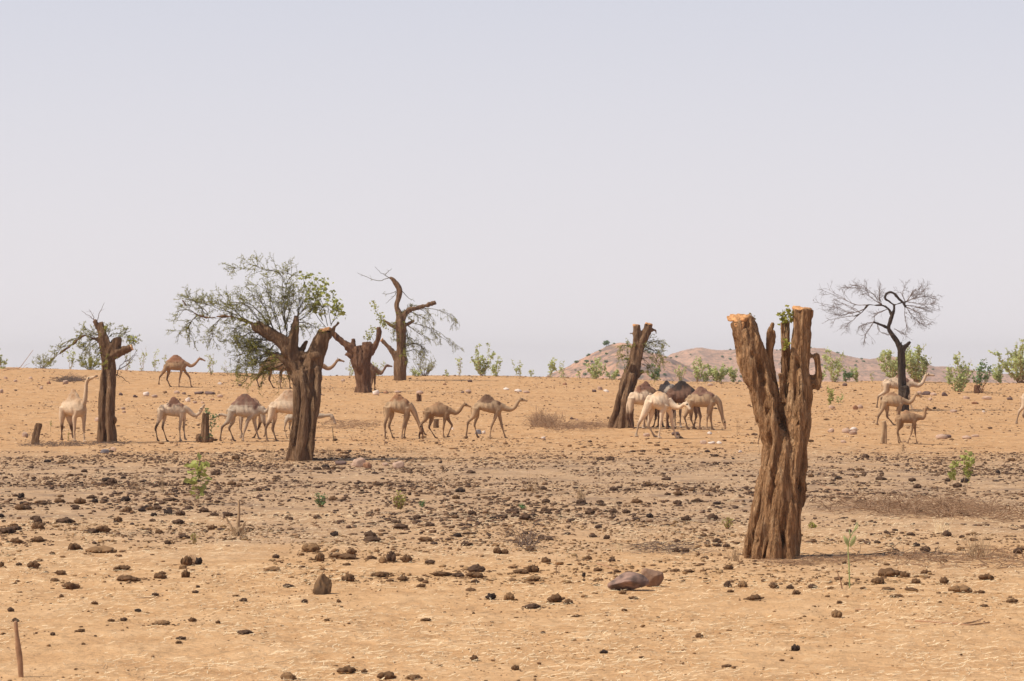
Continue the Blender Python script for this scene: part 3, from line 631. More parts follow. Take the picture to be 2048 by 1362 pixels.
# ------------------------------------------------------------------ camels
def camel_cols(kind):
    return {'white': (.58, .43, .30), 'cream': (.40, .27, .165), 'grey': (.45, .35, .26), 'tan': (.30, .185, .105), 'brown': (.20, .115, .068), 'whitest': (.68, .52, .37), 'dark': (.165, .09, .062), 'greybrown': (.36, .29, .235)}[kind]
def camel(spec):
    by = spec['base']; x0 = spec['x0']; D = spec.get('D') or gnd(x0, by); mpp = D/FPX; yaw = radians(spec.get('yaw', 0))
    X, Y = (x0-1024)*mpp, D+spec.get('dy', 0)
    gzl = gz(X, Y); root_loc = (X, Y, gzl)
    f = lambda x, y: ((x-x0)*mpp, (by-y)*mpp)
    A = Acc(); B = spec['body']; xr, xf, yr, yb, yw, yl, yf = B
    h = yl-yb; sgn = 1 if xf > xr else -1
    tt = [0, .07, .2, .42, .6, .76, .9, 1]
    top = [yr+.36*h, yr+.12*h, yr-.0*h, yb, (yb+yw)/2, yw, yw+.14*h, yw+.36*h]
    bot = [yr+.60*h, yr+.80*h, yf, .55*yf+.45*yl, .2*yf+.8*yl, yl, yl-.08*h, yl-.34*h]
    wid = [.14, .30, .38, .46, .46, .38, .28, .15]
    S = cr(np.array([[t, a, b, w] for t, a, b, w in zip(tt, top, bot, wid)]), 4)
    seg = 20; a = np.arange(seg)*2*pi/seg; rings = []
    for t, tp, bt, w in S:
        x, zt = f(xr+(xf-xr)*t, tp); _, zb = f(0, bt); c = (zt+zb)/2; hh = (zt-zb)/2; ww = w*h*mpp
        wy = np.sin(a)*ww*(1+.0*a); zz = c+hh*np.cos(a); wy = wy*(1-.22*np.cos(a))   # narrower above, fuller below
        rings.append(np.stack([x+0*a, wy, zz], -1))
    V = np.array(rings).reshape(-1, 3); n = len(S)
    i = np.arange(n-1)[:, None]*seg; j = np.arange(seg)[None]; k = (j+1) % seg
    q = np.stack([i+j, i+k, i+seg+k, i+seg+j], -1).reshape(-1, 4)
    V = np.vstack([V, V[:seg].mean(0), V[-seg:].mean(0)]); jj = np.arange(seg); kk = (jj+1) % seg
    t = np.vstack([np.stack([kk, jj, np.full(seg, n*seg)], -1), np.stack([(n-1)*seg+jj, (n-1)*seg+kk, np.full(seg, n*seg+1)], -1)])
    if sgn < 0: q = q[:, ::-1]; t = t[:, ::-1]
    A.add(V, q, t)
    H = h*mpp                                          # body depth in metres (about 0.7 for an adult)
    k_ = H/.72
    hx, hy, hw = spec['hump']; hxm, hz = f(hx, hy); _, bz = f(0, yb+.16*h)
    hh_ = max(.06, hz-bz)
    ellipsoid(A, (hxm, 0, bz-.08*H), (hw*mpp*1.75, .27*H, hh_*.55+.08*H))
    ellipsoid(A, (hxm, 0, bz-.03*H), (hw*mpp*1.35, .23*H, hh_*.88+.03*H))
    ellipsoid(A, (hxm-.01*sgn, 0, bz), (hw*mpp*1.0, .17*H, hh_*1.04))
    # pelvis and shoulder masses
    for s_ in (-1, 1):
        x, z = f(xr+(xf-xr)*.12, yr+.30*h); ellipsoid(A, (x+sgn*.03*H, s_*.13*H, z), (.24*H, .14*H, .30*H))
        x, z = f(xr+(xf-xr)*.82, yw+.50*h); ellipsoid(A, (x, s_*.19*H, z), (.16*H, .12*H, .38*H))
    # neck and head
    N = [f(*p) for p in spec['neck']]; x, z = f(xr+(xf-xr)*.90, yw+.42*h)
    pl = f(*spec['poll']); no = f(*spec['nose'])
    nk = spec.get('nk', 1.0)
    nr = [.27*H, .205*H]+list(np.linspace(.165*H, .115*H, len(N)-1))+[.112*H]
    pts = [(x, z)]+N+[pl]; C = cr(np.array([[p[0], 0, p[1], r*nk] for p, r in zip(pts, nr)]), 5)
    if spec.get('ndy'): C[:, 1] += np.linspace(0, 1, len(C))**1.4*spec['ndy']
    tube(A, C[:, :3], C[:, 3], 12, flat=1.0)
    ny = C[-1, 1]; pl3 = np.array([pl[0], ny, pl[1]]); no3 = np.array([no[0], ny+spec.get('hdy', 0), no[1]]); hd = no3-pl3; L = np.linalg.norm(hd); hd /= L
    L = max(L, .5*H) if not spec.get('keep') else L
    up = np.array([-hd[2], 0, hd[0]]);
    if up[2] < 0: up = -up
    if hd[2] < -.8: up = np.array([sgn*1.0, 0, .3]); up /= np.linalg.norm(up)
    hp = [pl3-hd*.06*L+up*.0, pl3+hd*.18*L+up*.02*H, pl3+hd*.45*L, pl3+hd*.72*L-up*.02*H, pl3+hd*.92*L-up*.04*H, pl3+hd*1.02*L-up*.06*H]
    hr = [x*H*nk for x in (.085, .135, .108, .080, .082, .045)]
    HC = cr(np.column_stack([hp, hr]), 3); tube(A, HC[:, :3], HC[:, 3], 10)
    for s_ in (-1, 1):                                   # ears
        e0 = pl3+up*.07*H+np.array([0, s_*.07*H, 0]); tube(A, np.array([e0, e0+up*.09*H-hd*.03*H+np.array([0, s_*.04*H, 0]), e0+up*.16*H-hd*.05*H+np.array([0, s_*.05*H, 0])]), [.03*H, .034*H, .015*H], 6)
    eye = [pl3+hd*.26*L+up*.05*H+np.array([0, s_*.10*H, 0]) for s_ in (-1, 1)]
    # legs
    for which, legs in (('h', spec['hind']), ('f', spec['front'])):
        for s_, leg in zip((-1, 1), legs):
            u, kn, ft = [np.array(f(*p)) for p in leg]
            if which == 'h':
                tx = f(xr+(xf-xr)*.13, yr+.36*h); lat = [.17*H, .19*H, .17*H, .15*H, .15*H]; r = [.27*H, .185*H, .085*H, .056*H, .054*H]
            else:
                tx = f(xr+(xf-xr)*.83, yw+.62*h); lat = [.20*H, .20*H, .18*H, .15*H, .15*H]; r = [.20*H, .145*H, .086*H, .054*H, .054*H]
            fz = max(ft[1], 0)
            fl = spec.get('flip', 1)*s_
            up_ = u; K = kn; low = K+(ft-K)*.82
            midu = (np.array(tx)+up_)/2; midk = up_+(K-up_)*.55
            P = [(tx[0], lat[0], tx[1], r[0]), (up_[0], lat[1], up_[1], r[1]), (midk[0], lat[1], midk[1], r[1]*.42+r[2]*.45), (K[0], lat[2], K[1], r[2]*1.06),
                 (K[0]*.75+ft[0]*.25, lat[2], K[1]*.75+ft[1]*.25, r[3]*1.08), (K[0]*.45+ft[0]*.55, lat[3], K[1]*.45+ft[1]*.55, r[3]*.95), (low[0], lat[3], low[1], r[3]*1.2), (ft[0], lat[4], ft[1]+.02, r[4])]
            P = np.array(P); P[:, 1] *= fl; C = cr(P, 4); tube(A, C[:, :3], C[:, 3], 10)
            ellipsoid(A, (ft[0]+sgn*.05*H, fl*lat[4], ft[1]+.035*k_), (.125*H, .10*H, .06*H), 10, 6)
    # tail
    x, z = f(xr, yr+.22*h); tail = np.array([[x+sgn*.04, 0, z, .04*H], [x-sgn*.07*H, 0, z-.12*H, .04*H], [x-sgn*.09*H, .02, z-.4*H, .028*H], [x-sgn*.06*H, .02, z-.66*H, .035*H], [x-sgn*.05*H, .02, z-.78*H, .015*H]])
    C = cr(tail, 4); tube(A, C[:, :3], np.maximum(C[:, 3], .012), 8)
    me = remesh(A, .022 if H > .5 else .019, 5)
    c = getco(me); nrm = getno(me)
    # ribs and loose coat folds on the barrel
    x = c[:, 0]; z = c[:, 2]; tb = (x-f(xr, 0)[0])/(f(xf, 0)[0]-f(xr, 0)[0]); zb = (z-f(0, yl)[1])/H
    fold = np.exp(-((tb-.45)/.25)**2)*np.clip(1-np.abs(zb-.55)/.45, 0, 1)
    d = .016*fold*np.sin(x*30+z*12+2*fbm(x*3+x0, z*3, o=2))+.012*fbm(x*7+x0, c[:, 1]*7, z*5, 2)
    hmask = np.clip((z-(bz+.25*(hz-bz)))/(.3*(hz-bz)+.02), 0, 1)*(np.abs(tb-.5) < .4)
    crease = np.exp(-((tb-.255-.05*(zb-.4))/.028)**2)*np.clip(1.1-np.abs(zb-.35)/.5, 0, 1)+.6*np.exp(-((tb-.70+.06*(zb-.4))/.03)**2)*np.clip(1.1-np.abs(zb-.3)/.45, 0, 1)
    d -= .035*H*crease*(np.abs(c[:, 1]) > .05)
    d += hmask*.02*fbm(x*16+x0, c[:, 1]*16, z*16, 2)
    setco(me, c+nrm*d[:, None])
    # coat
    base = np.array(camel_cols(spec['coat'])); dk = np.array(spec.get('hc', (.13, .065, .035))); nz = fbm(x*5+x0*.1, c[:, 1]*5, z*5, 4)
    col = np.tile(base, (len(c), 1))*(1+.30*nz)[:, None]
    def blend(m_, cc):
        nonlocal col; m_ = np.clip(m_, 0, 1)[:, None]; col = col*(1-m_)+np.array(cc)*m_
    ha = spec.get('ha', .9)
    hd_ = np.sqrt(((x-hxm)/(hw*mpp*1.5))**2+((z-hz)/((hz-bz)*1.25+.04))**2)
    blend((1.08-hd_+.95*nz)*1.9*ha*(z > bz-.08), dk)
    wx, wz = f(xr+(xf-xr)*.86, yw+.16*h); wd = np.sqrt(((x-wx)/(.26*H))**2+((z-wz)/(.34*H))**2)
    blend((1-wd+.5*nz)*2*spec.get('wa', .6)*(tb > .6), np.array(dk)*1.25)
    back = np.clip((z-f(0, yb+.20*h)[1])/(.12*H), 0, 1)*(tb > -.02)*(tb < 1.0)
    blend(back*(.15+1.3*spec.get('ba', .35))*(1+1.6*nz), np.array(dk)*1.7)
    neck = (tb > 1.0)*np.clip(.55+nz, 0, 1); blend(neck*spec.get('na', .15), np.array(dk)*2)
    blend(crease*.35*(np.abs(c[:, 1]) > .05), np.array(dk)*2)  # shadow of the flank and shoulder folds, painted into the coat colour
    lowh = np.clip((f(0, yl+.25*h)[1]-z)/(.35*H), 0, 1)*(tb < .45)*(z > .0); blend(lowh*(.25+spec.get('lh', .65))*(1+.3*nz), np.array((.12, .065, .04)))
    lowf = np.clip((f(0, yl+.1*h)[1]-z)/(.5*H), 0, 1)*(tb >= .45)*(tb < 1.2)*(z < f(0, yl)[1]); blend(lowf*(.2+spec.get('lf', .15)), np.array((.2, .12, .08)))
    belly = np.clip(-nrm[:, 2]*1.0, 0, 1)*(tb > .05)*(tb < .95)*(z > f(0, yl+.2*h)[1]); blend(belly*.25, base*1.05)
    for e in eye: blend((np.linalg.norm(c-e, axis=1) < .055*H)*1.0, (.02, .015, .012))
    dn = np.linalg.norm(c-no3, axis=1); blend(np.clip(1.2-dn/(.16*H), 0, 1)*.5, (.16, .10, .08))
    blend(np.clip(1.3-np.linalg.norm(c-np.array([tail[-1][0], tail[-1][1], tail[-1][2]]), axis=1)/(.2*H), 0, 1)*.6, (.12, .08, .06))
    setcol(me, col)
    o = link('camel', me, M['coat']); o.location = root_loc; o.rotation_euler = (0, 0, -yaw)
    tag(o, spec['label'], 'camel', 'camels grazing among the stumps')
    return o
K = lambda x0, y0, s, **k: k
CAMELS = [
 dict(label='cream camel stretching its neck up to browse at the leftmost tree', base=883, x0=148, yaw=35, coat='white', ha=.35, wa=.25, ba=.25, lh=.95, lf=.1, hc=(.22, .12, .06), flip=1,
      nk=.86, body=(118, 177, 802, 799, 796, 834, 829), hump=(147, 779, 13), neck=[(171, 812), (177, 802), (180, 786), (181, 770)], poll=(185, 760), nose=(211, 750), keep=1,
      hind=[((122, 836), (121, 856), (119, 881)), ((130, 838), (136, 858), (141, 877))], front=[((157, 836), (156, 858), (154, 883)), ((168, 834), (169, 858), (171, 884))]),
 dict(label='pale camel with a small brown hump nosing the leafy stump', base=883, x0=343, coat='white', hc=(.15, .075, .05), lh=.75, ba=.1,
      body=(316, 374, 809, 806, 805, 834, 830), hump=(348, 794, 10), neck=[(376, 820), (384, 828), (391, 831), (398, 827)], poll=(402, 821), nose=(407, 811),
      hind=[((320, 836), (312, 857), (316, 882)), ((328, 834), (325, 855), (334, 883))], front=[((363, 837), (360, 857), (361, 882)), ((368, 837), (367, 857), (370, 880))]),
 dict(label='brown camel walking along the skyline, alone between the two leftmost trees', base=774, x0=351, coat='tan', hc=(.17, .085, .05), lh=.7, lf=.7, ba=.6, wa=.7, na=.3,
      body=(329, 373, 724, 720, 719, 741, 740), hump=(352, 709.5, 12), neck=[(374, 728), (381, 731.5), (388, 729), (395, 722)], poll=(398.5, 717), nose=(411, 721),
      hind=[((328, 743), (320, 754), (317.5, 769)), ((337, 743), (333.5, 758), (340.5, 774))], front=[((363, 743), (359.5, 758), (358, 774)), ((370, 743), (379, 755), (382.5, 774.5))]),
 dict(label='camel with a mottled dark brown hump and shoulders, hiding a second camel behind it', base=883, x0=488, coat='grey', hc=(.13, .07, .05), ba=.55, wa=1.0, lh=.6,
      body=(456, 521, 810, 806, 806, 836, 832), hump=(490, 787, 17), neck=[(522, 822), (528, 825), (535, 820)], poll=(541, 811), nose=(553, 812),
      hind=[((458, 841), (445, 854), (440, 882)), ((465, 841), (458, 857), (468, 883))], front=[((497, 840), (490, 861), (485, 882)), ((508, 840), (512, 860), (518, 879))]),
 dict(label='pale camel facing left behind the mottled camel, its low head reaching the leafy stump', base=880, x0=497, dy=1.6, coat='grey', hc=(.2, .12, .08), lh=.9, lf=.3, ha=.6,
      body=(526, 466, 814, 811, 813, 838, 835), hump=(500, 798, 11), neck=[(462, 832), (455, 836), (447, 835)], poll=(436, 832), nose=(420, 837),
      hind=[((521, 842), (525, 857), (524, 877)), ((515, 842), (511, 858), (501, 880))], front=[((477, 842), (476, 858), (476, 880)), ((474, 842), (474, 860), (480, 878))]),
 dict(label='whitish camel with its front half hidden behind the thick acacia trunk', base=883, x0=570, coat='white', hc=(.34, .2, .12), ha=.55, wa=.1, ba=.12, lh=.55,
      body=(538, 604, 803, 798, 798, 829, 824), hump=(577, 779, 17), neck=[(606, 816), (613, 826), (618, 838)], poll=(621, 846), nose=(625, 860),
      hind=[((541, 836), (532, 857), (535, 883)), ((549, 834), (545, 859), (553, 883))], front=[((590, 838), (586, 864), (579, 882)), ((599, 838), (602, 860), (606, 882))]),
 dict(label='young whitish camel with head hanging on the right of the thick acacia trunk', base=879, x0=592, dy=1.9, nk=1.45, coat='grey', ha=.3, wa=.2, lh=.5,
      body=(564, 622, 829, 827, 827, 848, 845), hump=(592, 821, 9), neck=[(626, 834), (637, 834), (648, 833)], poll=(656, 832), nose=(667, 851),
      hind=[((566, 845), (563, 858), (567, 879)), ((574, 845), (572, 858), (577, 879))], front=[((612, 850), (612, 862), (610, 879)), ((618, 850), (619, 862), (622, 879))]),
 dict(label='tan camel on the ridge behind the feathery twigs of the thick acacia', base=777, x0=550, coat='tan', hc=(.2, .11, .06), lh=.9, lf=.3,
      body=(521, 583, 721, 718, 719, 742, 740), hump=(548, 708, 12), neck=[(587, 730), (595, 737), (603, 735)], poll=(608, 729), nose=(618, 733),
      hind=[((522, 744), (514, 759), (518, 774)), ((540, 743), (538, 759), (547, 776))], front=[((563, 743), (562, 759), (561, 777)), ((576, 743), (579, 760), (580, 777))]),
 dict(label='camel on the ridge whose neck and head reach out right of the thick acacia trunk', base=776, x0=613, coat='tan', hc=(.2, .11, .06), lh=.9, lf=.6,
      body=(588, 645, 721, 718, 719, 742, 740), hump=(612, 708, 11), neck=[(648, 733), (656, 737), (665, 733), (671, 726)], poll=(675, 720), nose=(689, 722),
      hind=[((594, 744), (589, 759), (592, 775)), ((600, 743), (597, 759), (604, 776))], front=[((636, 743), (636, 759), (634, 776)), ((640, 743), (643, 758), (639, 775))]),
 dict(label='brown camel peeping out from behind the reddish stump', base=780, x0=735, coat='brown', hc=(.09, .05, .035), lh=.6, lf=.5,
      body=(717, 752, 731, 728, 728, 750, 748), hump=(737, 723, 7), neck=[(756, 743), (762, 746.5), (767, 741)], poll=(772, 731.5), nose=(785, 732),
      hind=[((720, 752), (718, 765), (721, 779)), ((725, 752), (723, 765), (728, 779))], front=[((745, 752), (744, 766), (742, 779)), ((749, 752), (749.5, 766), (749, 780))]),
 dict(label='tan camel with reddish back bending its head down to the little stump', base=878, x0=796, coat='cream', hc=(.17, .085, .045), wa=1.0, ba=.7, lh=.45, lf=.3, na=.25,
      body=(770, 822, 803, 798, 796, 829, 821), hump=(796, 787.5, 11), neck=[(826, 820), (831, 831), (835, 841)], poll=(839, 849), nose=(843, 863),
      hind=[((775, 828), (770, 850), (771, 878)), ((783, 828), (778, 852), (786, 877))], front=[((812, 832), (807, 852), (803, 877)), ((816, 832), (811, 852), (808, 877))]),
 dict(label='small tan camel calf walking between the two larger camels in the middle', base=877, x0=876, coat='tan', hc=(.18, .1, .055), wa=.5, ba=.3, ha=.3, lh=.6,
      body=(849, 902, 814, 808, 809, 835, 832), hump=(877, 804, 10), neck=[(905, 824), (912, 826), (919, 821), (924, 814)], poll=(928, 809), nose=(943, 813),
      hind=[((853, 836), (843, 848), (850, 870)), ((863, 836), (858, 855), (872, 877))], front=[((890, 838), (887, 856), (887, 875)), ((896, 838), (904, 851), (894, 875))]),
 dict(label='beige camel with dark brown hump striding right, in the open at the middle', base=877, x0=977, coat='cream', hc=(.10, .055, .035), wa=.9, ba=.35, lh=.5, lf=.2,
      body=(945, 1007, 806, 799, 800, 828, 820), hump=(974, 789, 12), neck=[(1012, 817), (1021, 819), (1030, 814), (1036, 804)], poll=(1040, 799), nose=(1055, 801),
      hind=[((948, 831), (936, 845), (932, 875)), ((954, 831), (949, 850), (955, 875))], front=[((992, 831), (983, 853), (979, 877)), ((999, 831), (1004, 853), (1011, 877))]),
 dict(label='white bellied camel standing just right of the leaning pollarded trunk', base=858, x0=1280, coat='white', hc=(.16, .08, .05), ha=.9, wa=.1, ba=.3, lh=1.0,
      body=(1259, 1301, 784, 779, 779, 811, 808), hump=(1279, 770, 7), neck=[(1305, 797), (1311, 803), (1318, 806)], poll=(1323, 807), nose=(1332, 812),
      hind=[((1262, 812), (1260, 834), (1266, 857)), ((1258, 812), (1255, 836), (1262, 855))], front=[((1293, 815), (1289, 835), (1285, 857)), ((1296, 815), (1297, 836), (1298, 857))]),
 dict(label='dark brown backed camel wedged behind the white bellied and the whitest camel', base=859, x0=1303, dy=1.5, coat='brown', hc=(.10, .05, .035), ba=.9, wa=1.0, lh=.6, lf=.4,
      body=(1324, 1284, 782, 775, 771, 804, 804), hump=(1294, 763.5, 9), neck=[(1281, 786), (1277, 792), (1273, 797)], poll=(1271, 799), nose=(1267, 808),
      hind=[((1318, 808), (1320, 834), (1319, 857)), ((1314, 808), (1315, 836), (1310, 857))], front=[((1292, 812), (1292, 836), (1292, 857)), ((1296, 812), (1296, 836), (1299, 857))]),
 dict(label='whitest camel of the right hand herd, nearest, holding its neck low', base=877, x0=1318, coat='whitest', hc=(.36, .2, .1), ha=.35, wa=.35, ba=.2, lh=.25, lf=.0, ndy=-.35, hdy=-.2,
      body=(1293, 1340, 790, 786, 786, 824, 814), hump=(1318, 782.5, 10), neck=[(1344, 810), (1352, 814), (1360, 814)], poll=(1369, 807), nose=(1380, 818),
      hind=[((1289, 826), (1277, 848), (1271, 874)), ((1303, 824), (1297, 851), (1310, 875))], front=[((1324, 825), (1321, 845), (1317, 877)), ((1341, 825), (1345, 850), (1353, 877))]),
 dict(label='blackish camel with a tall black hump in the right hand herd', base=860, x0=1368, dy=1.3, coat='dark', hc=(.028, .02, .018), ba=.25, wa=.9, lh=.6, lf=.8,
      body=(1338, 1400, 776, 774, 775, 809, 806), hump=(1367, 762, 15), neck=[(1404, 793), (1410, 799), (1416, 801)], poll=(1420, 801), nose=(1428, 806),
      hind=[((1341, 816), (1337, 838), (1336, 859)), ((1347, 816), (1348, 838), (1350, 859))], front=[((1398, 816), (1404, 834), (1402, 860)), ((1394, 816), (1396, 834), (1390, 860))]),
 dict(label='grey brown camel showing only rump and hump behind the blackish camel', base=857, x0=1342, dy=1.5, coat='greybrown', hc=(.20, .15, .12), ba=.0, wa=0, lh=.5, lf=.5, yaw=50,
      body=(1318, 1362, 769, 769, 769, 800, 798), hump=(1334, 762, 7), neck=[(1376, 784), (1383, 791), (1390, 794)], poll=(1395, 793), nose=(1404, 798),
      hind=[((1327, 808), (1325, 830), (1328, 857)), ((1332, 808), (1330, 830), (1334, 857))], front=[((1364, 808), (1364, 830), (1364, 857)), ((1368, 808), (1368, 830), (1370, 857))]),
 dict(label='tan camel grazing with its nose on the ground at the right end of the herd', base=860, x0=1402, coat='cream', hc=(.13, .07, .05), wa=1.0, ba=.55, lh=.6, na=.2,
      body=(1373, 1433, 789, 784, 783, 815, 813), hump=(1402, 773, 12), neck=[(1437, 804), (1441, 817), (1444, 830)], poll=(1446, 840), nose=(1452, 858),
      hind=[((1375, 821), (1369, 835), (1375, 859)), ((1382, 821), (1382, 838), (1390, 859))], front=[((1417, 820), (1414, 837), (1413, 860)), ((1422, 820), (1422, 838), (1425, 860))]),
 dict(label='hidden young camel with one thin hind leg showing left of the big forked trunk', base=888, x0=1546, coat='tan', hc=(.2, .12, .07), lh=.3, ha=.4,
      body=(1526, 1572, 833, 831, 831, 853, 850), hump=(1550, 826, 8), neck=[(1576, 846), (1582, 849), (1587, 844)], poll=(1590, 838), nose=(1601, 841),
      hind=[((1527, 858), (1519, 870), (1515, 888)), ((1534, 858), (1532, 871), (1537, 887))], front=[((1562, 858), (1561, 871), (1560, 888)), ((1567, 858), (1569, 871), (1572, 887))]),
 dict(label='cream camel crossed by the black tree trunk, head held highest on the right', base=820, x0=1796, dy=.6, coat='white', hc=(.13, .07, .05), wa=.9, ba=.1, lh=.6,
      body=(1768, 1826, 757, 755, 756, 781, 776), hump=(1803, 748, 10), neck=[(1831, 769), (1838, 771.5), (1847, 767), (1852, 758)], poll=(1855, 750), nose=(1872, 750),
      hind=[((1773, 782), (1759, 793), (1755, 816)), ((1778, 782), (1766, 796), (1764, 819))], front=[((1819, 784), (1821, 800), (1827, 820)), ((1815, 784), (1813, 800), (1812, 820))]),
 dict(label='beige camel in front of the black tree trunk, hind leg stretched forward', base=851, x0=1785, coat='cream', hc=(.2, .11, .06), ha=.6, wa=.5, ba=.3, lh=.5,
      body=(1764, 1808, 793, 788, 790, 815, 811), hump=(1783, 784.5, 11), neck=[(1812, 804), (1818, 805), (1825, 800), (1829, 793)], poll=(1832, 788), nose=(1845, 793),
      hind=[((1766, 815), (1756, 833), (1753, 850)), ((1774, 817), (1775, 834), (1789, 851))], front=[((1796, 818), (1794, 831), (1793, 848)), ((1800, 818), (1799, 830), (1797, 848))]),
 dict(label='brownish camel calf walking just right of the split post stump', base=888, x0=1814, nk=1.15, coat='tan', hc=(.2, .11, .06), ha=.6, wa=.7, ba=.3, lh=.15, lf=.1,
      body=(1792, 1836, 829, 824, 825, 847, 845), hump=(1813, 820, 7), neck=[(1840, 835), (1845, 836), (1849, 830), (1850, 823)], poll=(1851, 816), nose=(1863, 819),
      hind=[((1797, 850), (1794, 866), (1797, 887)), ((1804, 850), (1796, 862), (1801, 885))], front=[((1826, 850), (1822, 867), (1814, 887)), ((1830, 850), (1831, 867), (1834, 887))]),
 dict(label='pale camel cut by the right edge, only a trailing hind leg in view', base=850, x0=2068, coat='white', hc=(.2, .11, .06), ha=.6, lh=.4,
      body=(2043, 2100, 786, 781, 781, 812, 806), hump=(2070, 770, 12), neck=[(2104, 799), (2112, 803), (2121, 798), (2127, 789)], poll=(2130, 784), nose=(2145, 787),
      hind=[((2047, 812), (2037, 824), (2031, 848)), ((2054, 814), (2047, 830), (2056, 850))], front=[((2087, 815), (2083, 832), (2082, 850)), ((2091, 815), (2096, 832), (2099, 850))]),
]
for c_ in CAMELS: camel(c_)

# ------------------------------------------------------------------ stones and clods
def lump(rng, kind):
    """irregular lump: 'clod' / 'mini' (crumbly heap of bits) or 'rock' (angular); unit width and height"""
    import bmesh
    def ico(sub):
        bm = bmesh.new(); bmesh.ops.create_icosphere(bm, subdivisions=sub, radius=.5)
        v = np.array([p.co[:] for p in bm.verts]); f = np.array([[q.index for q in p.verts] for p in bm.faces]); bm.free(); return v, f
    if kind in ('clod', 'mini', 'tiny'):
        V = []; F = []; n = 0
        for k in range(rng.integers(12, 20) if kind == 'clod' else (1 if kind == 'tiny' else rng.integers(2, 4))):
            v, f = ico((3 if k < 3 else 2) if kind == 'clod' else 1); o = rng.random(3)*90
            r = 1+.6*fbm(v[:, 0]*4+o[0], v[:, 1]*4+o[1], v[:, 2]*4+o[2], 2)+.45*fbm(v[:, 0]*13+o[0], v[:, 1]*13+o[1], v[:, 2]*13+o[2], 2)
            q = 0 if k == 0 else rng.random()**.6*(.52 if kind == 'clod' else .6); a = rng.random()*6.3
            if kind == 'clod': sx, sy, sz = (1.0, .8, rng.uniform(.42, .7)) if k == 0 else tuple(rng.uniform(.22, .55)*np.array([1.1, 1.0, rng.uniform(.6, 1.0)]))
            else: s_ = max(.16, 1-q)*rng.uniform(.5, .9); sx, sy, sz = s_*rng.uniform(.9, 1.4), s_, s_*rng.uniform(.5, .8)
            v = v*(r*(1+rng.normal(size=len(v))*(.075 if kind == 'clod' else .05)))[:, None]*np.array([sx, sy, sz])
            v = v+np.array([cos(a)*q*1.1, sin(a)*q*.8, (.06+.22*(.52-q)*(k > 0)) if kind == 'clod' else .1]); V.append(v); F.append(f+n); n += len(v)
        v = np.concatenate(V); f = np.concatenate(F)
    else:
        v, f = ico(3); o = rng.random(3)*90
        for _ in range(9):
            d = rng.normal(size=3); d /= np.linalg.norm(d); h = rng.uniform(.26, .42); s = v@d
            v = v-np.outer(np.clip(s-h, 0, None), d)*.92
        n = v/np.linalg.norm(v, axis=1)[:, None]; v = v*(1+.10*fbm(n[:, 0]*4+o[0], n[:, 1]*4+o[1], n[:, 2]*4+o[2], 2))[:, None]*np.array([1, .8, .75])
    v[:, 2] = np.where(v[:, 2] < -.12, -.12+(v[:, 2]+.12)*.3, v[:, 2])
    v[:, 0] /= (v[:, 0].max()-v[:, 0].min()); v[:, 2] -= v[:, 2].min()
    v[:, 2] /= v[:, 2].max()
    return v, f
CLOD_COL = {'dark brown': (.110, .064, .041), 'brown': (.165, .090, .046), 'sandy brown': (.27, .155, .078), 'blackish': (.055, .036, .029)}
ROCK_COL = {'pinkish': (.49, .33, .245), 'white': (.72, .60, .52), 'dark': (.17, .11, .095), 'grey': (.26, .24, .26), 'rusty': (.38, .20, .12)}
rngC = np.random.default_rng(42)
CL = {}
def lump_meshes(kind, cols, n, mat_, nm):
    for cn, cc in cols.items():
        L = []
        for k in range(n):
            v, f = lump(rngC, kind); acc = Acc(); acc.add(v, None, f); me = acc.mesh(nm); me.materials.append(mat_)
            nz = fbm(v[:, 0]*5+k, v[:, 1]*5, v[:, 2]*3, 2)
            setcol(me, np.array(cc)[None]*(1+.35*nz)[:, None])
            L.append(me)
        CL[(nm, cn)] = L
lump_meshes('clod', CLOD_COL, 7, M['clod'], 'dung_clod'); lump_meshes('rock', ROCK_COL, 6, M['rock'], 'rock')

LAND = []      # landmarks (x, y, phrase) used to word the labels
for (px, py, ph) in [(1272, 1168, 'the two-tone rock'), (648, 1188, 'the dark cone boulder'), (1545, 1118, 'the big forked trunk'), (600, 920, 'the thick acacia trunk'), (217, 885, 'the leftmost tree'),
                     (392, 1010, 'the leafy seedling'), (475, 1065, 'the dry stalks'), (1697, 1170, 'the single leafy stalk'), (1930, 985, 'the sapling by the brush'), (797, 1016, 'the green tuft'), (380, 1130, 'the broken black lump'),
                     (1162, 998, 'the dry grass tuft'), (720, 925, 'the pink boulder'), (1050, 1095, 'the dead twig'), (72, 886, 'the leaning stump'), (410, 882, 'the leafy stump'), (1767, 887, 'the split post stump'), (720, 784, 'the reddish stump'),
                     (1242, 857, 'the leaning pollarded trunk'), (801, 760, 'the twisted acacia'), (1805, 822, 'the black tree'), (35, 1362, 'the brown stake'), (1900, 1246, 'the long fallen stick'), (838, 802, 'the stone-topped stump'), (1660, 808, 'the little bush on the slope'), (872, 855, 'the stump behind the calf')]:
    x, y, z = at(px, min(py, 1361)); LAND.append((x, y, ph))
USED = set()
def rel(x, y, what, avoid=''):
    best = sorted(((math.hypot(x-a, (y-b)*.6), a, b, p) for a, b, p in LAND if p != avoid))[:9]
    for _, a, b, p in best:
        dx, dy = x-a, y-b; d = math.hypot(dx, dy)
        h = '' if abs(dx) < .35*abs(dy)*.5 else ('right' if dx > 0 else 'left'); v = '' if abs(dy) < .35*abs(dx) else ('behind' if dy > 0 else 'in front')
        dist = 'an arm away' if d < .8 else ('a step' if d < 1.8 else ('a few steps' if d < 4.5 else ('several steps' if d < 9 else 'far')))
        where = (h+' and '+v) if h and v else (h or v); s = f"{what} {dist} {where}"+(' ' if v == 'behind' else ' of ')+p
        if s not in USED and len(s.split()) <= 16: USED.add(s); return s
    return s
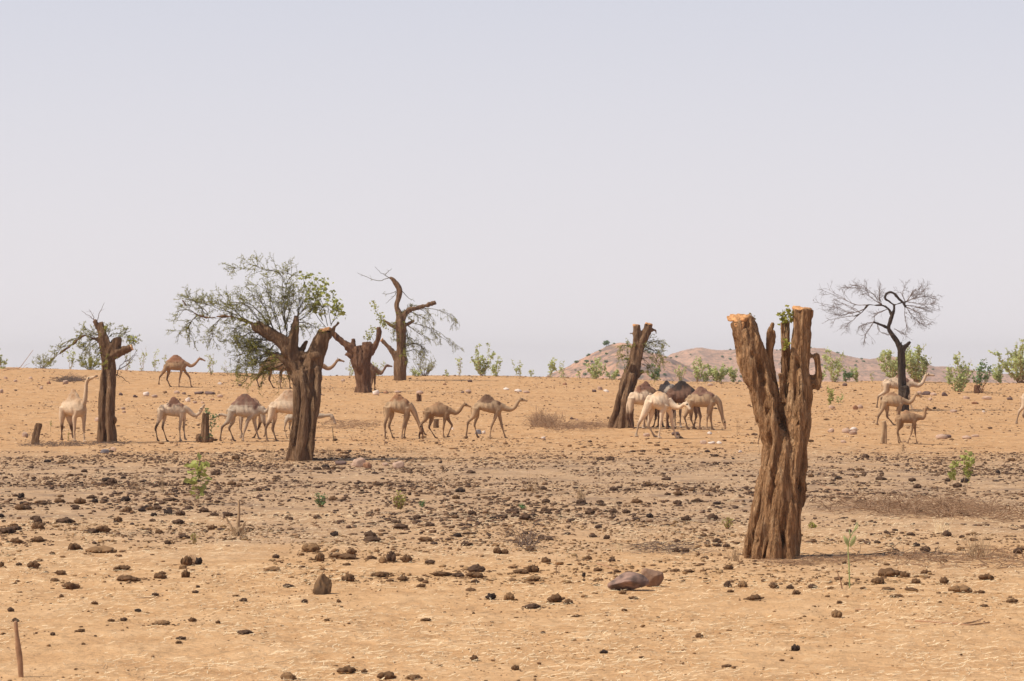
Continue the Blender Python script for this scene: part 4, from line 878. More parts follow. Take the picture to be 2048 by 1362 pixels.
def put_lump(nm, cn, px, py, w, hgt, D=None, group=None, cat=None, label=None, rz=None):
    x, y, z = at(px, py, D); mpp = y/FPX; me = CL[(nm, cn)][rngC.integers(len(CL[(nm, cn)]))]
    o = bpy.data.objects.new(nm, me); SC.collection.objects.link(o)
    W_ = w*mpp; H_ = hgt*mpp; o.location = (x, y, z-.10*H_); o.scale = (W_, max(W_*.75, .6*H_), H_*1.12); o.rotation_euler = (rngC.normal()*.06, rngC.normal()*.06, rngC.uniform(-.5, .5) if rz is None else rz)
    size = 'large' if W_ > .38 else ('small' if W_ < .14 else '')
    shp = 'flat' if H_ < .28*W_ else ('upright' if H_ > .75*W_ else '')
    desc = ' '.join(q for q in (size, shp, cn, 'clod' if nm == 'dung_clod' else 'stone') if q)
    tag(o, label or rel(x, y, desc), cat or ('clod' if nm == 'dung_clod' else 'stone'), group)
    return o
A_ = [(118,370,45,30,3),(205,505,50,40,0),(355,505,100,30,0),(40,560,90,35,0),(560,555,90,40,1),(210,605,95,30,1),(90,615,80,30,1),(400,650,75,40,1),(560,665,160,40,2),(1015,735,70,55,1),(1078,730,50,40,3),(1010,800,50,50,1),(385,862,110,40,1),(335,908,28,18,0),(60,985,40,25,0),(85,1040,40,22,0),(750,985,40,18,3),(675,1035,40,20,0),(605,1038,40,18,1),(290,1115,30,20,0),(515,945,40,20,1),(845,900,40,20,0),(1062,885,38,15,0),(1075,855,25,15,0),(1325,930,45,22,0),(985,1135,60,18,0),(970,1158,40,15,1),(1330,1105,90,22,0),(885,1055,110,26,2),(1045,1040,50,26,1),(1185,1050,30,18,1),(700,820,150,33,1),(870,805,80,33,1),(660,760,100,28,1),(330,785,70,28,1),(300,820,60,18,1),(835,468,40,20,3),(830,497,40,18,0),(970,510,65,28,0),(1155,540,55,30,1),(1000,590,70,26,0),(910,618,40,25,0),(285,675,35,18,1),(105,735,35,18,0),(440,1095,60,18,1),(520,1120,18,10,0),(455,1165,25,12,1),(1165,465,55,22,0),(1110,445,60,25,0),(925,385,80,20,0),(410,432,40,25,0),(515,395,40,25,3),(265,300,40,25,0),(10,745,30,35,1)]
B_ = [(175,852,65,20,0),(505,820,80,42,1),(265,935,40,20,0),(450,935,28,20,1),(680,795,110,28,1),(737,715,55,62,0),(690,722,60,38,2),(820,718,75,45,1),(425,575,55,28,3),(630,605,100,32,0),(300,660,100,46,2),(480,700,170,33,1),(520,676,60,36,1),(350,712,60,46,1),(945,728,60,26,0),(1145,628,75,25,0),(1095,580,50,25,3),(920,602,90,26,1),(1160,565,80,14,0),(945,522,60,26,0),(790,537,90,28,0),(760,505,60,20,0),(335,482,55,22,0),(190,487,30,18,0),(1275,920,65,35,3),(1375,922,60,46,2),(1185,1252,50,35,1),(495,1320,110,45,1),(710,1350,110,45,1),(590,1320,40,28,1),(850,1350,90,28,2),(180,1355,90,45,2),(920,1035,60,16,1),(385,1035,35,14,1),(1310,670,50,38,1),(1350,672,50,28,1),(1190,800,110,33,1),(1100,796,70,24,0),(800,816,70,28,1),(1010,790,130,26,1),(900,852,60,22,1),(1190,828,50,20,0),(1165,870,60,16,1),(110,695,40,22,0),(1350,480,40,22,0),(620,455,40,14,0),(90,765,90,26,2),(495,735,50,16,1)]
C_ = [(110,772,70,45,1),(50,778,100,26,1),(185,720,60,33,1),(110,820,110,33,2),(240,932,100,48,1),(305,942,60,28,1),(115,967,90,28,0),(350,1014,60,14,1),(170,1102,30,13,0),(1015,1125,50,26,1),(495,1212,45,22,3),(1165,1285,60,17,1),(20,1302,50,28,1),(745,477,40,25,3),(945,492,60,33,0),(1060,615,28,18,3),(1113,612,50,28,0),(1115,632,48,20,0),(1165,637,40,22,0),(890,662,50,28,0),(945,662,45,25,0),(515,592,45,26,0),(440,582,50,20,0),(160,592,40,25,0),(205,597,50,18,0),(70,565,35,18,0),(1175,757,60,28,1),(960,772,70,18,1),(885,767,60,18,1),(1170,852,50,38,0),(1255,852,60,36,2),(1185,880,40,18,1),(1320,922,100,33,1),(390,797,25,26,3),(660,918,60,17,1),(545,712,40,18,0),(415,702,40,24,1),(185,395,50,25,0),(840,272,60,20,0),(1005,392,70,24,0),(460,845,40,16,1),(600,890,50,24,2)]
D_ = [(660,792,150,46,1),(600,832,80,36,1),(740,797,60,33,1),(800,832,55,28,1),(855,782,60,28,1),(955,832,60,38,1),(1185,812,90,38,1),(1050,882,130,46,2),(1155,885,50,18,1),(1325,937,70,28,1),(1170,958,50,14,1),(650,867,80,17,1),(775,870,80,18,1),(700,907,80,17,1),(370,1017,60,45,2),(145,1197,50,38,3),(1045,1222,18,12,1),(385,942,35,18,1),(120,862,45,26,0),(150,892,50,26,1),(240,857,55,23,0),(30,857,60,28,1),(340,862,40,16,1),(970,577,50,33,0),(800,632,40,25,3),(1050,585,35,17,0),(775,572,50,18,0),(590,614,40,17,0),(610,272,70,22,0),(1000,252,30,20,3),(1245,237,30,22,3),(680,347,50,15,0),(430,377,45,17,0),(505,392,50,17,0),(725,388,25,11,0),(1355,672,60,36,0),(430,842,40,20,1),(515,862,40,14,1),(690,660,50,18,0),(350,295,40,14,0)]
TAKEN = []
names = ['dark brown', 'brown', 'sandy brown', 'blackish']
nclod = 0
for off, L in ((0, A_), (512, B_), (1024, C_), (1536, D_)):
    for (zx, zy, zw, zh, ci) in L:
        px, py = off+zx*.3686, 860+zy*.3686
        if 1490 < px < 1600 and py < 1100: continue
        put_lump('dung_clod', names[ci], px, py, zw*.3686, zh*.3686, group='dung clods and earth lumps on the sand'); TAKEN.append((px, py)); nclod += 1

# scattered clods: dense in the trampled band, thin elsewhere
rs = np.random.default_rng(7); cand = []
def dens(x, y):
    b = .5+.5*fbm(x/5.0, y/9.0, o=2); c = .5+.5*fbm(x/1.6+9, y/3.0, o=2)
    base = np.interp(y, [24, 46, 52, 60, 66, 84, 100, 112, 130, 160, 200, 226], [.8, 2.4, 3.6, 5., 9., 9.5, 7, 4, 1.3, .8, 1.2, 1.2])
    return base*np.clip((b*2.6-.8), .08, 2.2)*np.clip(c*3-1.0, .06, 2.4)
for y0 in range(24, 226, 2):
    hw = y0*.20+1.5; n = rs.poisson(26*2*hw*2)
    X = rs.uniform(-hw, hw, n); Y = y0+rs.random(n)*2; keep = rs.random(n)*26 < dens(X, Y)
    for x, y in zip(X[keep], Y[keep]):
        w = float(np.clip(rs.lognormal(math.log(.066), .6), .02, .28))
        if y > 130: w *= 1.15
        cand.append((w/y*1.0, x, y, w))
cand.sort(reverse=True)
def colour_for(y): 
    r = rs.random()
    if y < 56: return names[1] if r < .5 else (names[2] if r < .75 else names[0])
    if y < 112: return names[0] if r < .55 else (names[3] if r < .72 else names[1])
    return names[1] if r < .5 else (names[0] if r < .8 else names[2])
small = []; nb = nclod
for ap, x, y, w in cand:
    px = 1024+x*FPX/y
    if nb < 296 and -10 < px < 2058 and 46 < y < 110:
        z = gz(x, y); py = HOR+(EYE-z)*FPX/y
        if min([abs(px-a)/3+abs(py-b) for a, b in TAKEN]+[99]) < 4 or (1470 < px < 1610 and py < 1130): continue
        put_lump('dung_clod', colour_for(y), px, py, w*FPX/y, w*rs.uniform(.3, .6)*FPX/y, D=y, group='dung clods and earth lumps on the sand'); nb += 1
    elif y > 46 or w < .07: small.append((x, y, w))
def crumbs(X, Y, Wd, C, name, label, seed):
    """thousands of small lumps in one mesh, batched by prototype"""
    r = np.random.default_rng(seed); Z = ground_z(X, Y); pid = r.integers(12, size=len(X)); acc = Acc(); cols = []
    for k in range(12):
        v, f = lump(rngC, 'mini' if k < 6 else 'tiny'); q = np.nonzero(pid == k)[0]; n = len(q)
        if not n: continue
        a = r.random(n)*6.3; w = Wd[q]; h = w*r.uniform(.18, .5, n); x = v[None, :, 0]*w[:, None]; y = v[None, :, 1]*w[:, None]
        V = np.stack([x*np.cos(a)[:, None]-y*np.sin(a)[:, None]+X[q][:, None], x*np.sin(a)[:, None]+y*np.cos(a)[:, None]+Y[q][:, None], v[None, :, 2]*h[:, None]-.12*h[:, None]+Z[q][:, None]], -1)
        acc.add(V.reshape(-1, 3), None, (f[None]+(np.arange(n)*len(v))[:, None, None]).reshape(-1, 3)); cols.append(np.repeat(C[q], len(v), 0))
    me = acc.mesh(name); setcol(me, np.concatenate(cols)); o = link(name, me, M['clod'], smooth=False); tag(o, label, 'debris', kind='stuff')
S_ = np.array([s for s in small]); CC = np.array([np.array(CLOD_COL[colour_for(y)])*rs.uniform(.7, 1.4) for y in S_[:, 1]])
sat = []; satc = []
for o_ in [o for o in SC.objects if o.name.startswith('dung_clod')]:
    W_ = o_.scale[0]; nS = int(rs.integers(8, 18))
    a_ = rs.random(nS)*6.3; d_ = W_*rs.uniform(.35, 1.1, nS); base_c = np.array(CLOD_COL[next((c for c in CLOD_COL if (' '+c+' ') in ' '+o_['label']), 'brown')])
    for a, d in zip(a_, d_): sat.append((o_.location.x+math.cos(a)*d, o_.location.y+math.sin(a)*d*1.3, W_*rs.uniform(.06, .24))); satc.append((base_c*.6+np.array([.25, .15, .08])*.4)*rs.uniform(.8, 1.3))
S_ = np.concatenate([S_, np.array(sat)]); CC = np.concatenate([CC, np.array(satc)])
crumbs(S_[:, 0], S_[:, 1], S_[:, 2], CC, 'dung_crumbs', 'small scattered dung crumbs and earth bits all over the plain', 1)
def scatter(n, y0, y1, med, sg, thr, cols, seed, name, label, sc=1.0):
    r = np.random.default_rng(seed); Y = np.sqrt(y0**2+(y1**2-y0**2)*r.random(n)); X = r.uniform(-1, 1, n)*(Y*.185+1)
    m_ = fbm(X/(2.2*sc)+seed, Y/(4.5*sc), o=3)+.35*fbm(X/.5, Y/1.2+seed, o=2)+.30*r.random(n) > thr
    X, Y = X[m_], Y[m_]; n = len(X); ci = r.integers(len(cols), size=n); C = np.array(cols)[ci]*r.uniform(.75, 1.25, (n, 1))
    crumbs(X, Y, np.clip(r.lognormal(math.log(med), sg, n), .012, .16), C, name, label, seed)
scatter(15000, 44, 62, .036, .55, .10, [(.30, .18, .09), (.20, .11, .055), (.36, .23, .12), (.12, .065, .035)], 11, 'earth_crumbs', 'tiny earth crumbs strewn over the near sand', .7)
scatter(9000, 24, 47, .020, .5, .12, [(.36, .22, .11), (.22, .12, .055), (.42, .27, .15), (.15, .08, .04)], 14, 'earth_crumbs', 'tiny sand coloured crumbs on the nearest bare sand', .7)
scatter(12000, 57, 83, .062, .6, .27, [(.12, .070, .046), (.17, .098, .058), (.085, .053, .039), (.21, .125, .075)], 15, 'dung_crumbs', 'dense broken dung in the trampled strip across the middle', 1.3)
scatter(8000, 88, 106, .075, .55, .27, [(.12, .070, .046), (.17, .10, .06)], 16, 'dung_crumbs', 'broken dung strip around the foot of the thick acacia', 1.3)
scatter(40000, 54, 112, .044, .55, .17, [(.13, .075, .05), (.17, .10, .06), (.09, .055, .04), (.27, .165, .095), (.24, .145, .085)], 12, 'earth_crumbs', 'tiny dark dung crumbs over the trampled middle ground')
scatter(17000, 104, 226, .07, .5, .17, [(.24, .135, .075), (.16, .09, .055), (.34, .21, .13)], 13, 'earth_crumbs', 'tiny stones and earth bits over the far slope', 1.6)

# pale and dark stones, traced
RK = [(50,874,13,10,0),(131,768,12,8,0),(98,768,9,6,4),(61,758,9,5,0),(11,758,8,5,0),(31,764,8,5,0),(82,778,8,6,0),(3,786,8,8,0),(291,792,13,9,1),(309,795,13,6,0),(271,795,10,6,2),(242,791,9,6,2),(195,843,15,8,0),(210,907,18,9,3),(226,903,16,9,0),(246,819,10,5,0),(248,826,8,5,0),
      (376,804,11,9,1),(390,807,9,5,0),(405,807,9,4,0),(439,769,9,5,1),(353,787,13,6,0),(368,789,10,5,2),(397,788,20,5,2),(418,789,22,6,2),(440,795,13,6,0),(425,801,9,4,4),(686,763,9,5,0),(719,934,26,19,0),(736,936,20,12,4),(708,932,16,8,0),(680,930,24,8,2),(797,936,24,14,0),(770,932,14,7,0),
      (751,790,14,10,1),(772,787,11,6,4),(795,786,14,5,0),(936,785,13,6,0),(925,786,7,4,2),(1012,780,14,5,1),(1036,784,16,6,1),(1052,786,14,5,0),(956,868,14,9,3),(967,868,8,7,1),(1086,878,10,5,1),(905,859,5,4,1),(1200,780,11,7,0),(1212,784,12,5,1),(1188,784,9,5,2),(1144,839,9,5,2),(1153,841,6,4,0),
      (1293,873,14,7,0),(1352,871,20,8,2),(1419,869,10,6,1),(1406,888,14,8,0),(1422,888,16,5,1),(1438,888,12,6,1),(1710,819,12,9,4),(1720,817,12,8,0),(1663,817,14,6,0),(1662,865,14,8,0),(1692,866,19,10,0),(1707,863,17,9,1),(1706,869,16,8,0),(1851,790,20,8,2),(1866,791,14,6,0),(1889,792,13,8,2),(1838,788,12,6,0),
      (1951,808,18,5,4),(1973,799,22,7,0),(1907,825,16,6,0),(1967,825,6,4,1),(1882,878,25,10,0),(1895,876,14,7,2),(1932,878,20,7,0),(1950,874,16,5,0),(1932,798,14,6,0),(2020,800,12,6,2),(1480,905,8,5,1),(1686,886,12,6,0),(1500,776,12,6,2),(1420,772,12,6,0),(1690,772,10,6,2),(1640,776,9,5,0),(1560,780,10,6,2),(1860,800,10,5,0),
      (1340,779,10,5,2),(1130,770,9,5,4),(940,764,10,5,2),(890,770,8,4,4),(560,765,9,5,0),(480,772,8,4,2),(640,790,9,4,0),(160,762,8,5,2),(420,870,7,4,2),(1590,1300,14,10,2)]
rn = list(ROCK_COL)
for (x, y, w, h_, ci) in RK[:-1]:
    put_lump('rock', rn[ci], x, y, w, h_, group='stones on the slope and plain')

def big_rock(name, px, py, w, h_, cc, label, seed, cuts=8, dy=0, sk=1.0, sub=4, cone=0):
    import bmesh
    rng = np.random.default_rng(seed); bm = bmesh.new(); bmesh.ops.create_icosphere(bm, subdivisions=sub, radius=.5)
    v = np.array([p.co[:] for p in bm.verts]); f = np.array([[q.index for q in p.verts] for p in bm.faces]); bm.free()
    for _ in range(cuts):
        d = rng.normal(size=3); d /= np.linalg.norm(d); hh = rng.uniform(.27, .40); s = v@d; v = v-np.outer(np.clip(s-hh, 0, None), d)*.96
    v = v*(1+(.06+.14*(cone > 0))*fbm(v[:, 0]*5+seed, v[:, 1]*5, v[:, 2]*5, 3)+.045*fbm(v[:, 0]*16, v[:, 1]*16+seed, v[:, 2]*16, 2))[:, None]
    v[:, 0] /= np.ptp(v[:, 0]); v[:, 2] -= np.quantile(v[:, 2], .36 if cone else .06); v[:, 2] /= v[:, 2].max()
    if cone: v[:, :2] *= (1-cone*np.clip(v[:, 2], 0, 1)**1.3)[:, None]
    nz = fbm(v[:, 0]*6+seed, v[:, 1]*6, v[:, 2]*4, 3)
    x, y, z = at(px, py); mpp = y/FPX; v = v*np.array([w*mpp, w*mpp*sk, h_*mpp])
    acc = Acc(); acc.add(v, None, f); me = acc.mesh(name)
    col = np.array(cc[0])[None]*(1-np.clip(.5+nz*1.6, 0, 1))[:, None]+np.array(cc[1])[None]*np.clip(.5+nz*1.6, 0, 1)[:, None]; setcol(me, col)
    o = link(name, me, M['rock'], smooth=False); o.location = (x, y+dy, z); tag(o, label, 'rock', None); return o
big_rock('boulder', 1256, 1180, 84, 37, ((.12, .085, .075), (.33, .21, .165)), 'low pinkish grey rock lying in front of the big forked trunk', 21, 9, 0, .55)
big_rock('boulder', 1304, 1176, 46, 38, ((.33, .20, .13), (.22, .135, .095)), 'brown wedge of rock leaning on the low pinkish grey rock', 29, 7, .25, .6)
big_rock('boulder', 648, 1188, 44, 41, ((.09, .055, .033), (.20, .115, .058)), 'dark conical boulder alone on the bare sand', 33, 4, 0, .8, 4, .50)

# ------------------------------------------------------------------ small stumps and posts
def post(name, pts, mat_, label, cat, group=None, vox=.02, extra=(), seed=1, base=None, D=None, cut=None):
    bx, by = base or (pts[0][0], pts[0][1]); T = PolyTree(name, bx, by, lambda x, y: (x, y), 1.0, label, cat, group, D=D, seed=seed)
    T.limb(pts, 18, .12)
    for e in extra: T.limb(e, 12, .12)
    T.trunk(vox, mat_, .02, .008, (10, 1.5), name='stump_wood')
    return T
post('tree_stump', [(71, 889, 9), (72, 875, 7.5), (75, 860, 7), (78, 846, 6.5)], M['bark'], 'leaning grey brown stump left of the browsing camel', 'stump', 'tree stumps', .03, seed=31)
T = post('tree_stump', [(410, 885, 9), (410, 865, 8), (411, 845, 7.5), (411, 826, 7)], M['bark'], 'stump with leafy green shoots, touched by two camel heads', 'stump', 'tree stumps', .03,
         extra=[[(400, 884, 6), (398, 874, 7), (400, 868, 4)], [(418, 884, 7), (424, 880, 7), (428, 882, 3)]], seed=32)
T.shoots([[(414, 832), (420, 826), (426, 828)], [(416, 860), (422, 845), (420, 830)], [(414, 882), (422, 868), (424, 850)], [(412, 830), (414, 824), (412, 820)], [(420, 862), (428, 850), (432, 836)], [(402, 880), (408, 875), (414, 878)], [(418, 840), (428, 836), (436, 832)]], 20, .10, [M['twig'], M['leaf_dark']], .12, frm=.2)
post('tree_stump', [(872, 856, 6), (872, 848, 5.5), (873, 838, 5.5)], M['bark'], 'short dark stump seen between the legs of the calf', 'stump', 'tree stumps', .03, seed=33)
post('tree_stump', [(836, 803, 3.5), (836, 796, 2.6), (835, 791, 2.4), (836, 788, 3)], M['bark_red'], 'short reddish stump on the slope, a pale stone on its top', 'stump', 'tree stumps', .035, extra=[[(842, 803, 2.2), (842, 796, 1.9), (840, 789, 2.4)]], seed=34)
x_, y_, z_ = at(839, 803)
o = put_lump('rock', 'pinkish', 839, 803, 15, 7, D=y_, group='stones on the slope and plain', label='pale stone resting on the short reddish stump'); o.location.z = EYE-(788.5-HOR)*y_/FPX
post('tree_stump', [(842, 868, 2.5), (843, 864, 3.2), (844, 860, 3.4), (842, 857, 3)], M['bark_red'], 'tiny reddish stump under the nose of the tan camel', 'stump', 'tree stumps', .025, extra=[[(838.5, 878, 1.6), (838.5, 870, 1.6), (841, 864, 2)], [(846, 878, 1.6), (845.5, 869, 1.6), (844, 863, 2)]], seed=35, base=(842, 878))
post('split_post', [(1763, 888, 3.6), (1765, 870, 3.3), (1767, 852, 3.4), (1767, 842, 4)], M['stem_pale'], 'pale split post stump left of the brownish calf', 'post', 'tree stumps', .025, extra=[[(1771, 888, 3), (1771, 870, 2.8), (1770, 852, 3.2), (1767, 842, 4)]], seed=36)
post('wooden_stake', [(44, 1385, 4.6), (41, 1340, 4.4), (35, 1300, 3.8), (31, 1269, 3.4)], M['stem_brown'], 'thin brown stake leaning at the bottom left corner', 'stake', None, .012, seed=37, base=(44, 1380), D=31)
post('dry_stalk', [(478, 1072, 4), (477, 1050, 3.2), (478, 1025, 2.6), (478, 1000, 2.2)], M['stem_pale'], 'cluster of dry upright stalks on a small earth mound', 'dry stalk', None, .012, extra=[[(470, 1070, 3), (460, 1048, 2), (449, 1030, 1.2)], [(482, 1068, 4), (487, 1050, 2.6), (496, 1040, 1.5)], [(474, 1066, 5), (482, 1056, 5), (488, 1060, 3)]], seed=38)

# ------------------------------------------------------------------ shrubs and saplings
def shrub(px, by, ty, wpx, ns, nl, leaf, label, name='shrub', lm='leaf_pale', sm='stem_pale', seed=0, D=None, group=None, twiggy=0, cat='shrub', bare=.12, rs_=.013, low=0):
    rng = np.random.default_rng(seed*7+11); x, y, z = at(px, by, D); mpp = y/FPX; z0 = z
    H = (EYE-(ty-HOR)*mpp)-z0; Wd = wpx*mpp*.5
    root = empty(name, (x, y, z0), label, cat, group)
    acc = Acc(); la = Acc(); LP = []
    for s in range(ns):
        a = rng.random()*6.3; q = rng.random()**.45; hh = H*(rng.uniform(.4, 1.0) if s else 1.0)*(1-.15*q); ex = cos(a)*Wd*q*.9; ey = sin(a)*Wd*q*.9
        P = np.array([[rng.normal()*.10*Wd, rng.normal()*.06*Wd, -.03], [ex*.55, ey*.55, hh*.35], [ex*.9, ey*.9, hh*.7], [ex*1.05, ey*1.05, hh]])
        C = cr(P, 4); C[1:] += rng.normal(size=C[1:].shape)*.02*H; r = rs_*max(1, H/1.3); tube(acc, C, np.linspace(r, r*.35, len(C)), 5, 0, cap=False)
        br = [C]
        for b in range(2+twiggy):
            k = rng.integers(len(C)//3, len(C)-1); d = rng.normal(size=3); d[2] = abs(d[2])*.8+.2; d /= np.linalg.norm(d); ln = H*rng.uniform(.12, .32)
            Q = np.array([C[k], C[k]+d*ln*.5, C[k]+d*ln+np.array([0, 0, .1*ln])]); tube(acc, cr(Q, 3), np.linspace(r*.5, r*.2, 7), 3, 0, cap=False); br.append(cr(Q, 3))
        for B in br:
            n = rng.poisson(nl*(1.15 if B is C else .5)); t = (bare+(1-bare)*rng.random(n))*(len(B)-1); t = t if B is C else rng.random(n)*(len(B)-1)
            i = np.minimum(t.astype(int), len(B)-2); f = (t-i)[:, None]; LP.append(B[i]*(1-f)+B[i+1]*f+rng.normal(size=(n, 3))*leaf*.28)
    if low:
        n = low; LP.append(np.stack([rng.normal(size=n)*Wd*.6, rng.normal(size=n)*Wd*.6, rng.random(n)*H*.5], -1))
    link('stem', acc.mesh('stem'), M[sm], root)
    LP = np.concatenate(LP) if LP else np.zeros((0, 3))
    if len(LP): leafset(la, LP, leaf, rng, 0, .72); link('leaves', la.mesh('leaves'), M[lm], root, smooth=False)
    return root
G = 'pale green shrubs along the ridge'
SH = [ # px, base, top, width, stems, leaves/stem, leaf, label, leafmat, stemmat, twiggy
 (4, 737, 695, 34, 6, 16, .17, 'leafy shrub cut by the left edge on the skyline', 'leaf_pale', 'stem_pale', 0),
 (86, 736, 706, 56, 16, 18, .07, 'grey green scrubby bush on the skyline, first bush left of the leftmost tree', 'leaf', 'twig_grey', 3),
 (141, 738, 694, 26, 4, 12, .14, 'thin upright shrub behind the arching branch of the leftmost tree', 'leaf_pale', 'stem_pale', 0),
 (181, 739, 706, 50, 20, 36, .07, 'fine dense green bush close left of the leftmost trunk', 'leaf', 'twig', 3),
 (252, 742, 693, 22, 3, 9, .13, 'sparse thin shrub just right of the leftmost trunk', 'leaf_pale', 'stem_brown', 0),
 (283, 743, 689, 20, 3, 9, .13, 'tall spindly shrub with few leaves left of the skyline camel', 'leaf_pale', 'stem_pale', 0),
 (311, 744, 704, 16, 2, 14, .15, 'small two stemmed sapling touching the skyline camel rump', 'leaf_pale', 'stem_pale', 0),
 (337, 746, 704, 30, 4, 7, .13, 'leaf tips showing above the back of the skyline camel', 'leaf_pale', 'stem_pale', 0),
 (421, 750, 703, 26, 4, 10, .14, 'thin shrub on the skyline in front of the skyline camel nose', 'leaf_pale', 'stem_brown', 0),
 (455, 748, 716, 26, 3, 5, .12, 'almost leafless shrub under the left tips of the feathery crown', 'leaf_pale', 'stem_pale', 0),
 (700, 750, 713, 36, 5, 9, .13, 'faint shrub behind the head of the ridge camel and the reddish stump', 'leaf_pale', 'stem_pale', 0),
 (757, 751, 716, 26, 4, 12, .15, 'yellowish leafy shrub above the camel peeping by the reddish stump', 'leaf_pale', 'stem_pale', 0),
 (848, 752, 710, 62, 22, 16, .06, 'rounded grey twiggy bush right of the twisted acacia', 'leaf', 'twig_grey', 4),
 (833, 753, 738, 26, 5, 14, .14, 'low leafy shrub at the foot of the grey twiggy bush', 'leaf_pale', 'stem_pale', 0),
 (918, 753, 707, 18, 3, 12, .15, 'slender sapling between the grey twiggy bush and the dense shrub', 'leaf_pale', 'stem_pale', 0),
 (893, 753, 738, 16, 3, 8, .13, 'tiny shrub left of the slender sapling', 'leaf_pale', 'stem_pale', 0),
 (963, 752, 690, 52, 9, 32, .17, 'leafy shrub with a thick brown foot above the striding beige camel', 'leaf_pale', 'stem_brown', 0),
 (992, 753, 708, 26, 5, 18, .16, 'lower leafy shrub leaning beside the thick footed shrub', 'leaf_pale', 'stem_pale', 0),
 (1038, 753, 722, 26, 4, 10, .14, 'sparse low shrub in the open gap of the skyline', 'leaf_pale', 'stem_pale', 0),
 (1063, 754, 738, 14, 2, 9, .15, 'knee high sapling in the open gap of the skyline', 'leaf_pale', 'stem_pale', 0),
 (1100, 755, 714, 26, 4, 22, .16, 'upright leafy shrub at the left foot of the hill', 'leaf_pale', 'stem_pale', 0),
 (1128, 757, 718, 26, 4, 10, .14, 'loose shrub where the hill slope begins', 'leaf_pale', 'stem_pale', 0),
 (1190, 758, 718, 52, 8, 30, .17, 'bright leafy shrub in front of the left hill slope', 'leaf_pale', 'stem_pale', 0),
 (1225, 759, 738, 26, 4, 22, .16, 'small leafy shrub left of the leaning pollarded trunk', 'leaf_pale', 'stem_pale', 0),
 (1160, 757, 738, 12, 2, 8, .14, 'wisp of a shrub left of the bright leafy shrub', 'leaf_pale', 'stem_pale', 0),
 (1315, 760, 728, 28, 5, 24, .15, 'shrub just right of the leaning pollarded trunk', 'leaf_dark', 'stem_pale', 0),
 (1362, 761, 724, 26, 5, 12, .14, 'brownish thin shrub behind the herd', 'leaf_pale', 'stem_brown', 0),
 (1396, 762, 708, 34, 6, 26, .16, 'tall shrub above the blackish camel', 'leaf_pale', 'stem_brown', 0),
 (1437, 762, 724, 44, 8, 44, .17, 'lush pale shrub above the grazing tan camel', 'leaf_pale', 'stem_pale', 0),
 (1468, 762, 730, 26, 5, 24, .16, 'shrub close left of the big forked trunk', 'leaf_pale', 'stem_pale', 0),
 (1412, 762, 742, 20, 4, 20, .16, 'low clump between the tall shrub and the lush pale shrub', 'leaf_pale', 'stem_pale', 0),
 (1668, 764, 697, 58, 8, 34, .17, 'tree like shrub with a bare brown stem right of the big forked trunk', 'leaf_pale', 'stem_brown', 0),
 (1640, 763, 738, 20, 4, 18, .16, 'low shrub tucked against the big forked trunk', 'leaf_pale', 'stem_pale', 0),
 (1690, 764, 738, 30, 5, 26, .15, 'bluish green low shrub under the tree like shrub', 'leaf_dark', 'stem_pale', 0),
 (1712, 764, 732, 22, 4, 22, .16, 'upright low shrub, second right of the tree like shrub', 'leaf_pale', 'stem_pale', 0),
 (1745, 765, 744, 16, 2, 9, .14, 'small lone shrub left of the cream camel rump', 'leaf_pale', 'stem_pale', 0),
 (1786, 762, 690, 56, 12, 44, .17, 'big leafy shrub left of the black tree trunk', 'leaf_pale', 'stem_brown', 0),
 (1832, 762, 684, 62, 14, 54, .17, 'big leafy shrub right of the black tree trunk', 'leaf_pale', 'stem_brown', 0),
 (1918, 784, 705, 48, 9, 36, .17, 'loose shrub on the slope left of the dark green bush', 'leaf_pale', 'stem_pale', 0),
 (1899, 766, 730, 24, 4, 16, .16, 'low pale shrub right of the highest camel head', 'leaf_pale', 'stem_pale', 0),
 (2000, 766, 726, 40, 7, 34, .17, 'faded pale shrub between the dark green bush and the edge shrub', 'leaf_pale', 'stem_pale', 0),
 (2045, 765, 664, 118, 18, 58, .18, 'biggest shrub with brown stems, spreading at the right edge', 'leaf_pale', 'stem_brown', 0),
]
for k, (px, by, ty, wp, ns, nl, lf, lab, lm, sm, tw) in enumerate(SH):
    shrub(px, by, ty, wp, ns, nl, lf, lab, 'shrub', lm, sm, seed=k+1, group=G, twiggy=tw)
shrub(1963, 786, 714, 44, 8, 26, .15, 'dark green bush growing from a thick brown stump on the slope', 'shrub', 'leaf_dark', 'stem_brown', 71, group=G, bare=.5)
post('tree_stump', [(1954, 786, 6), (1953, 778, 5), (1954, 770, 5)], M['bark_red'], 'thick brown stub at the foot of the dark green bush', 'stump', 'tree stumps', .035, seed=41)
shrub(1660, 810, 774, 20, 4, 24, .12, 'little green bush on the slope right of the big forked trunk', 'shrub', 'leaf_broad', 'stem_pale', 72, cat='shrub')
shrub(1678, 806, 785, 16, 3, 14, .10, 'smaller paler bush beside the little green bush on the slope', 'shrub', 'leaf_pale', 'stem_pale', 73, cat='shrub')
shrub(101, 864, 836, 5, 1, 12, .06, 'single green sprig between the leaning stump and the browsing camel', 'sapling', 'leaf_broad', 'stem_pale', 74, cat='plant')
shrub(137, 882, 862, 6, 2, 10, .05, 'little plant between the legs of the browsing camel', 'sapling', 'leaf', 'stem_pale', 75, cat='plant')
shrub(396, 1008, 908, 34, 3, 13, .17, 'leafy green seedling standing among dung clods', 'sapling', 'leaf_broad', 'stem_pale', 76, cat='plant', bare=.15, rs_=.007)
shrub(1933, 984, 889, 24, 2, 24, .11, 'tall thin sapling rising from the brushwood', 'sapling', 'leaf_broad', 'stem_pale', 77, cat='plant', bare=.3, rs_=.007)
shrub(1900, 972, 918, 36, 2, 15, .11, 'leaning sapling left of the tall thin one', 'sapling', 'leaf_broad', 'stem_pale', 78, cat='plant', bare=.5, rs_=.007)
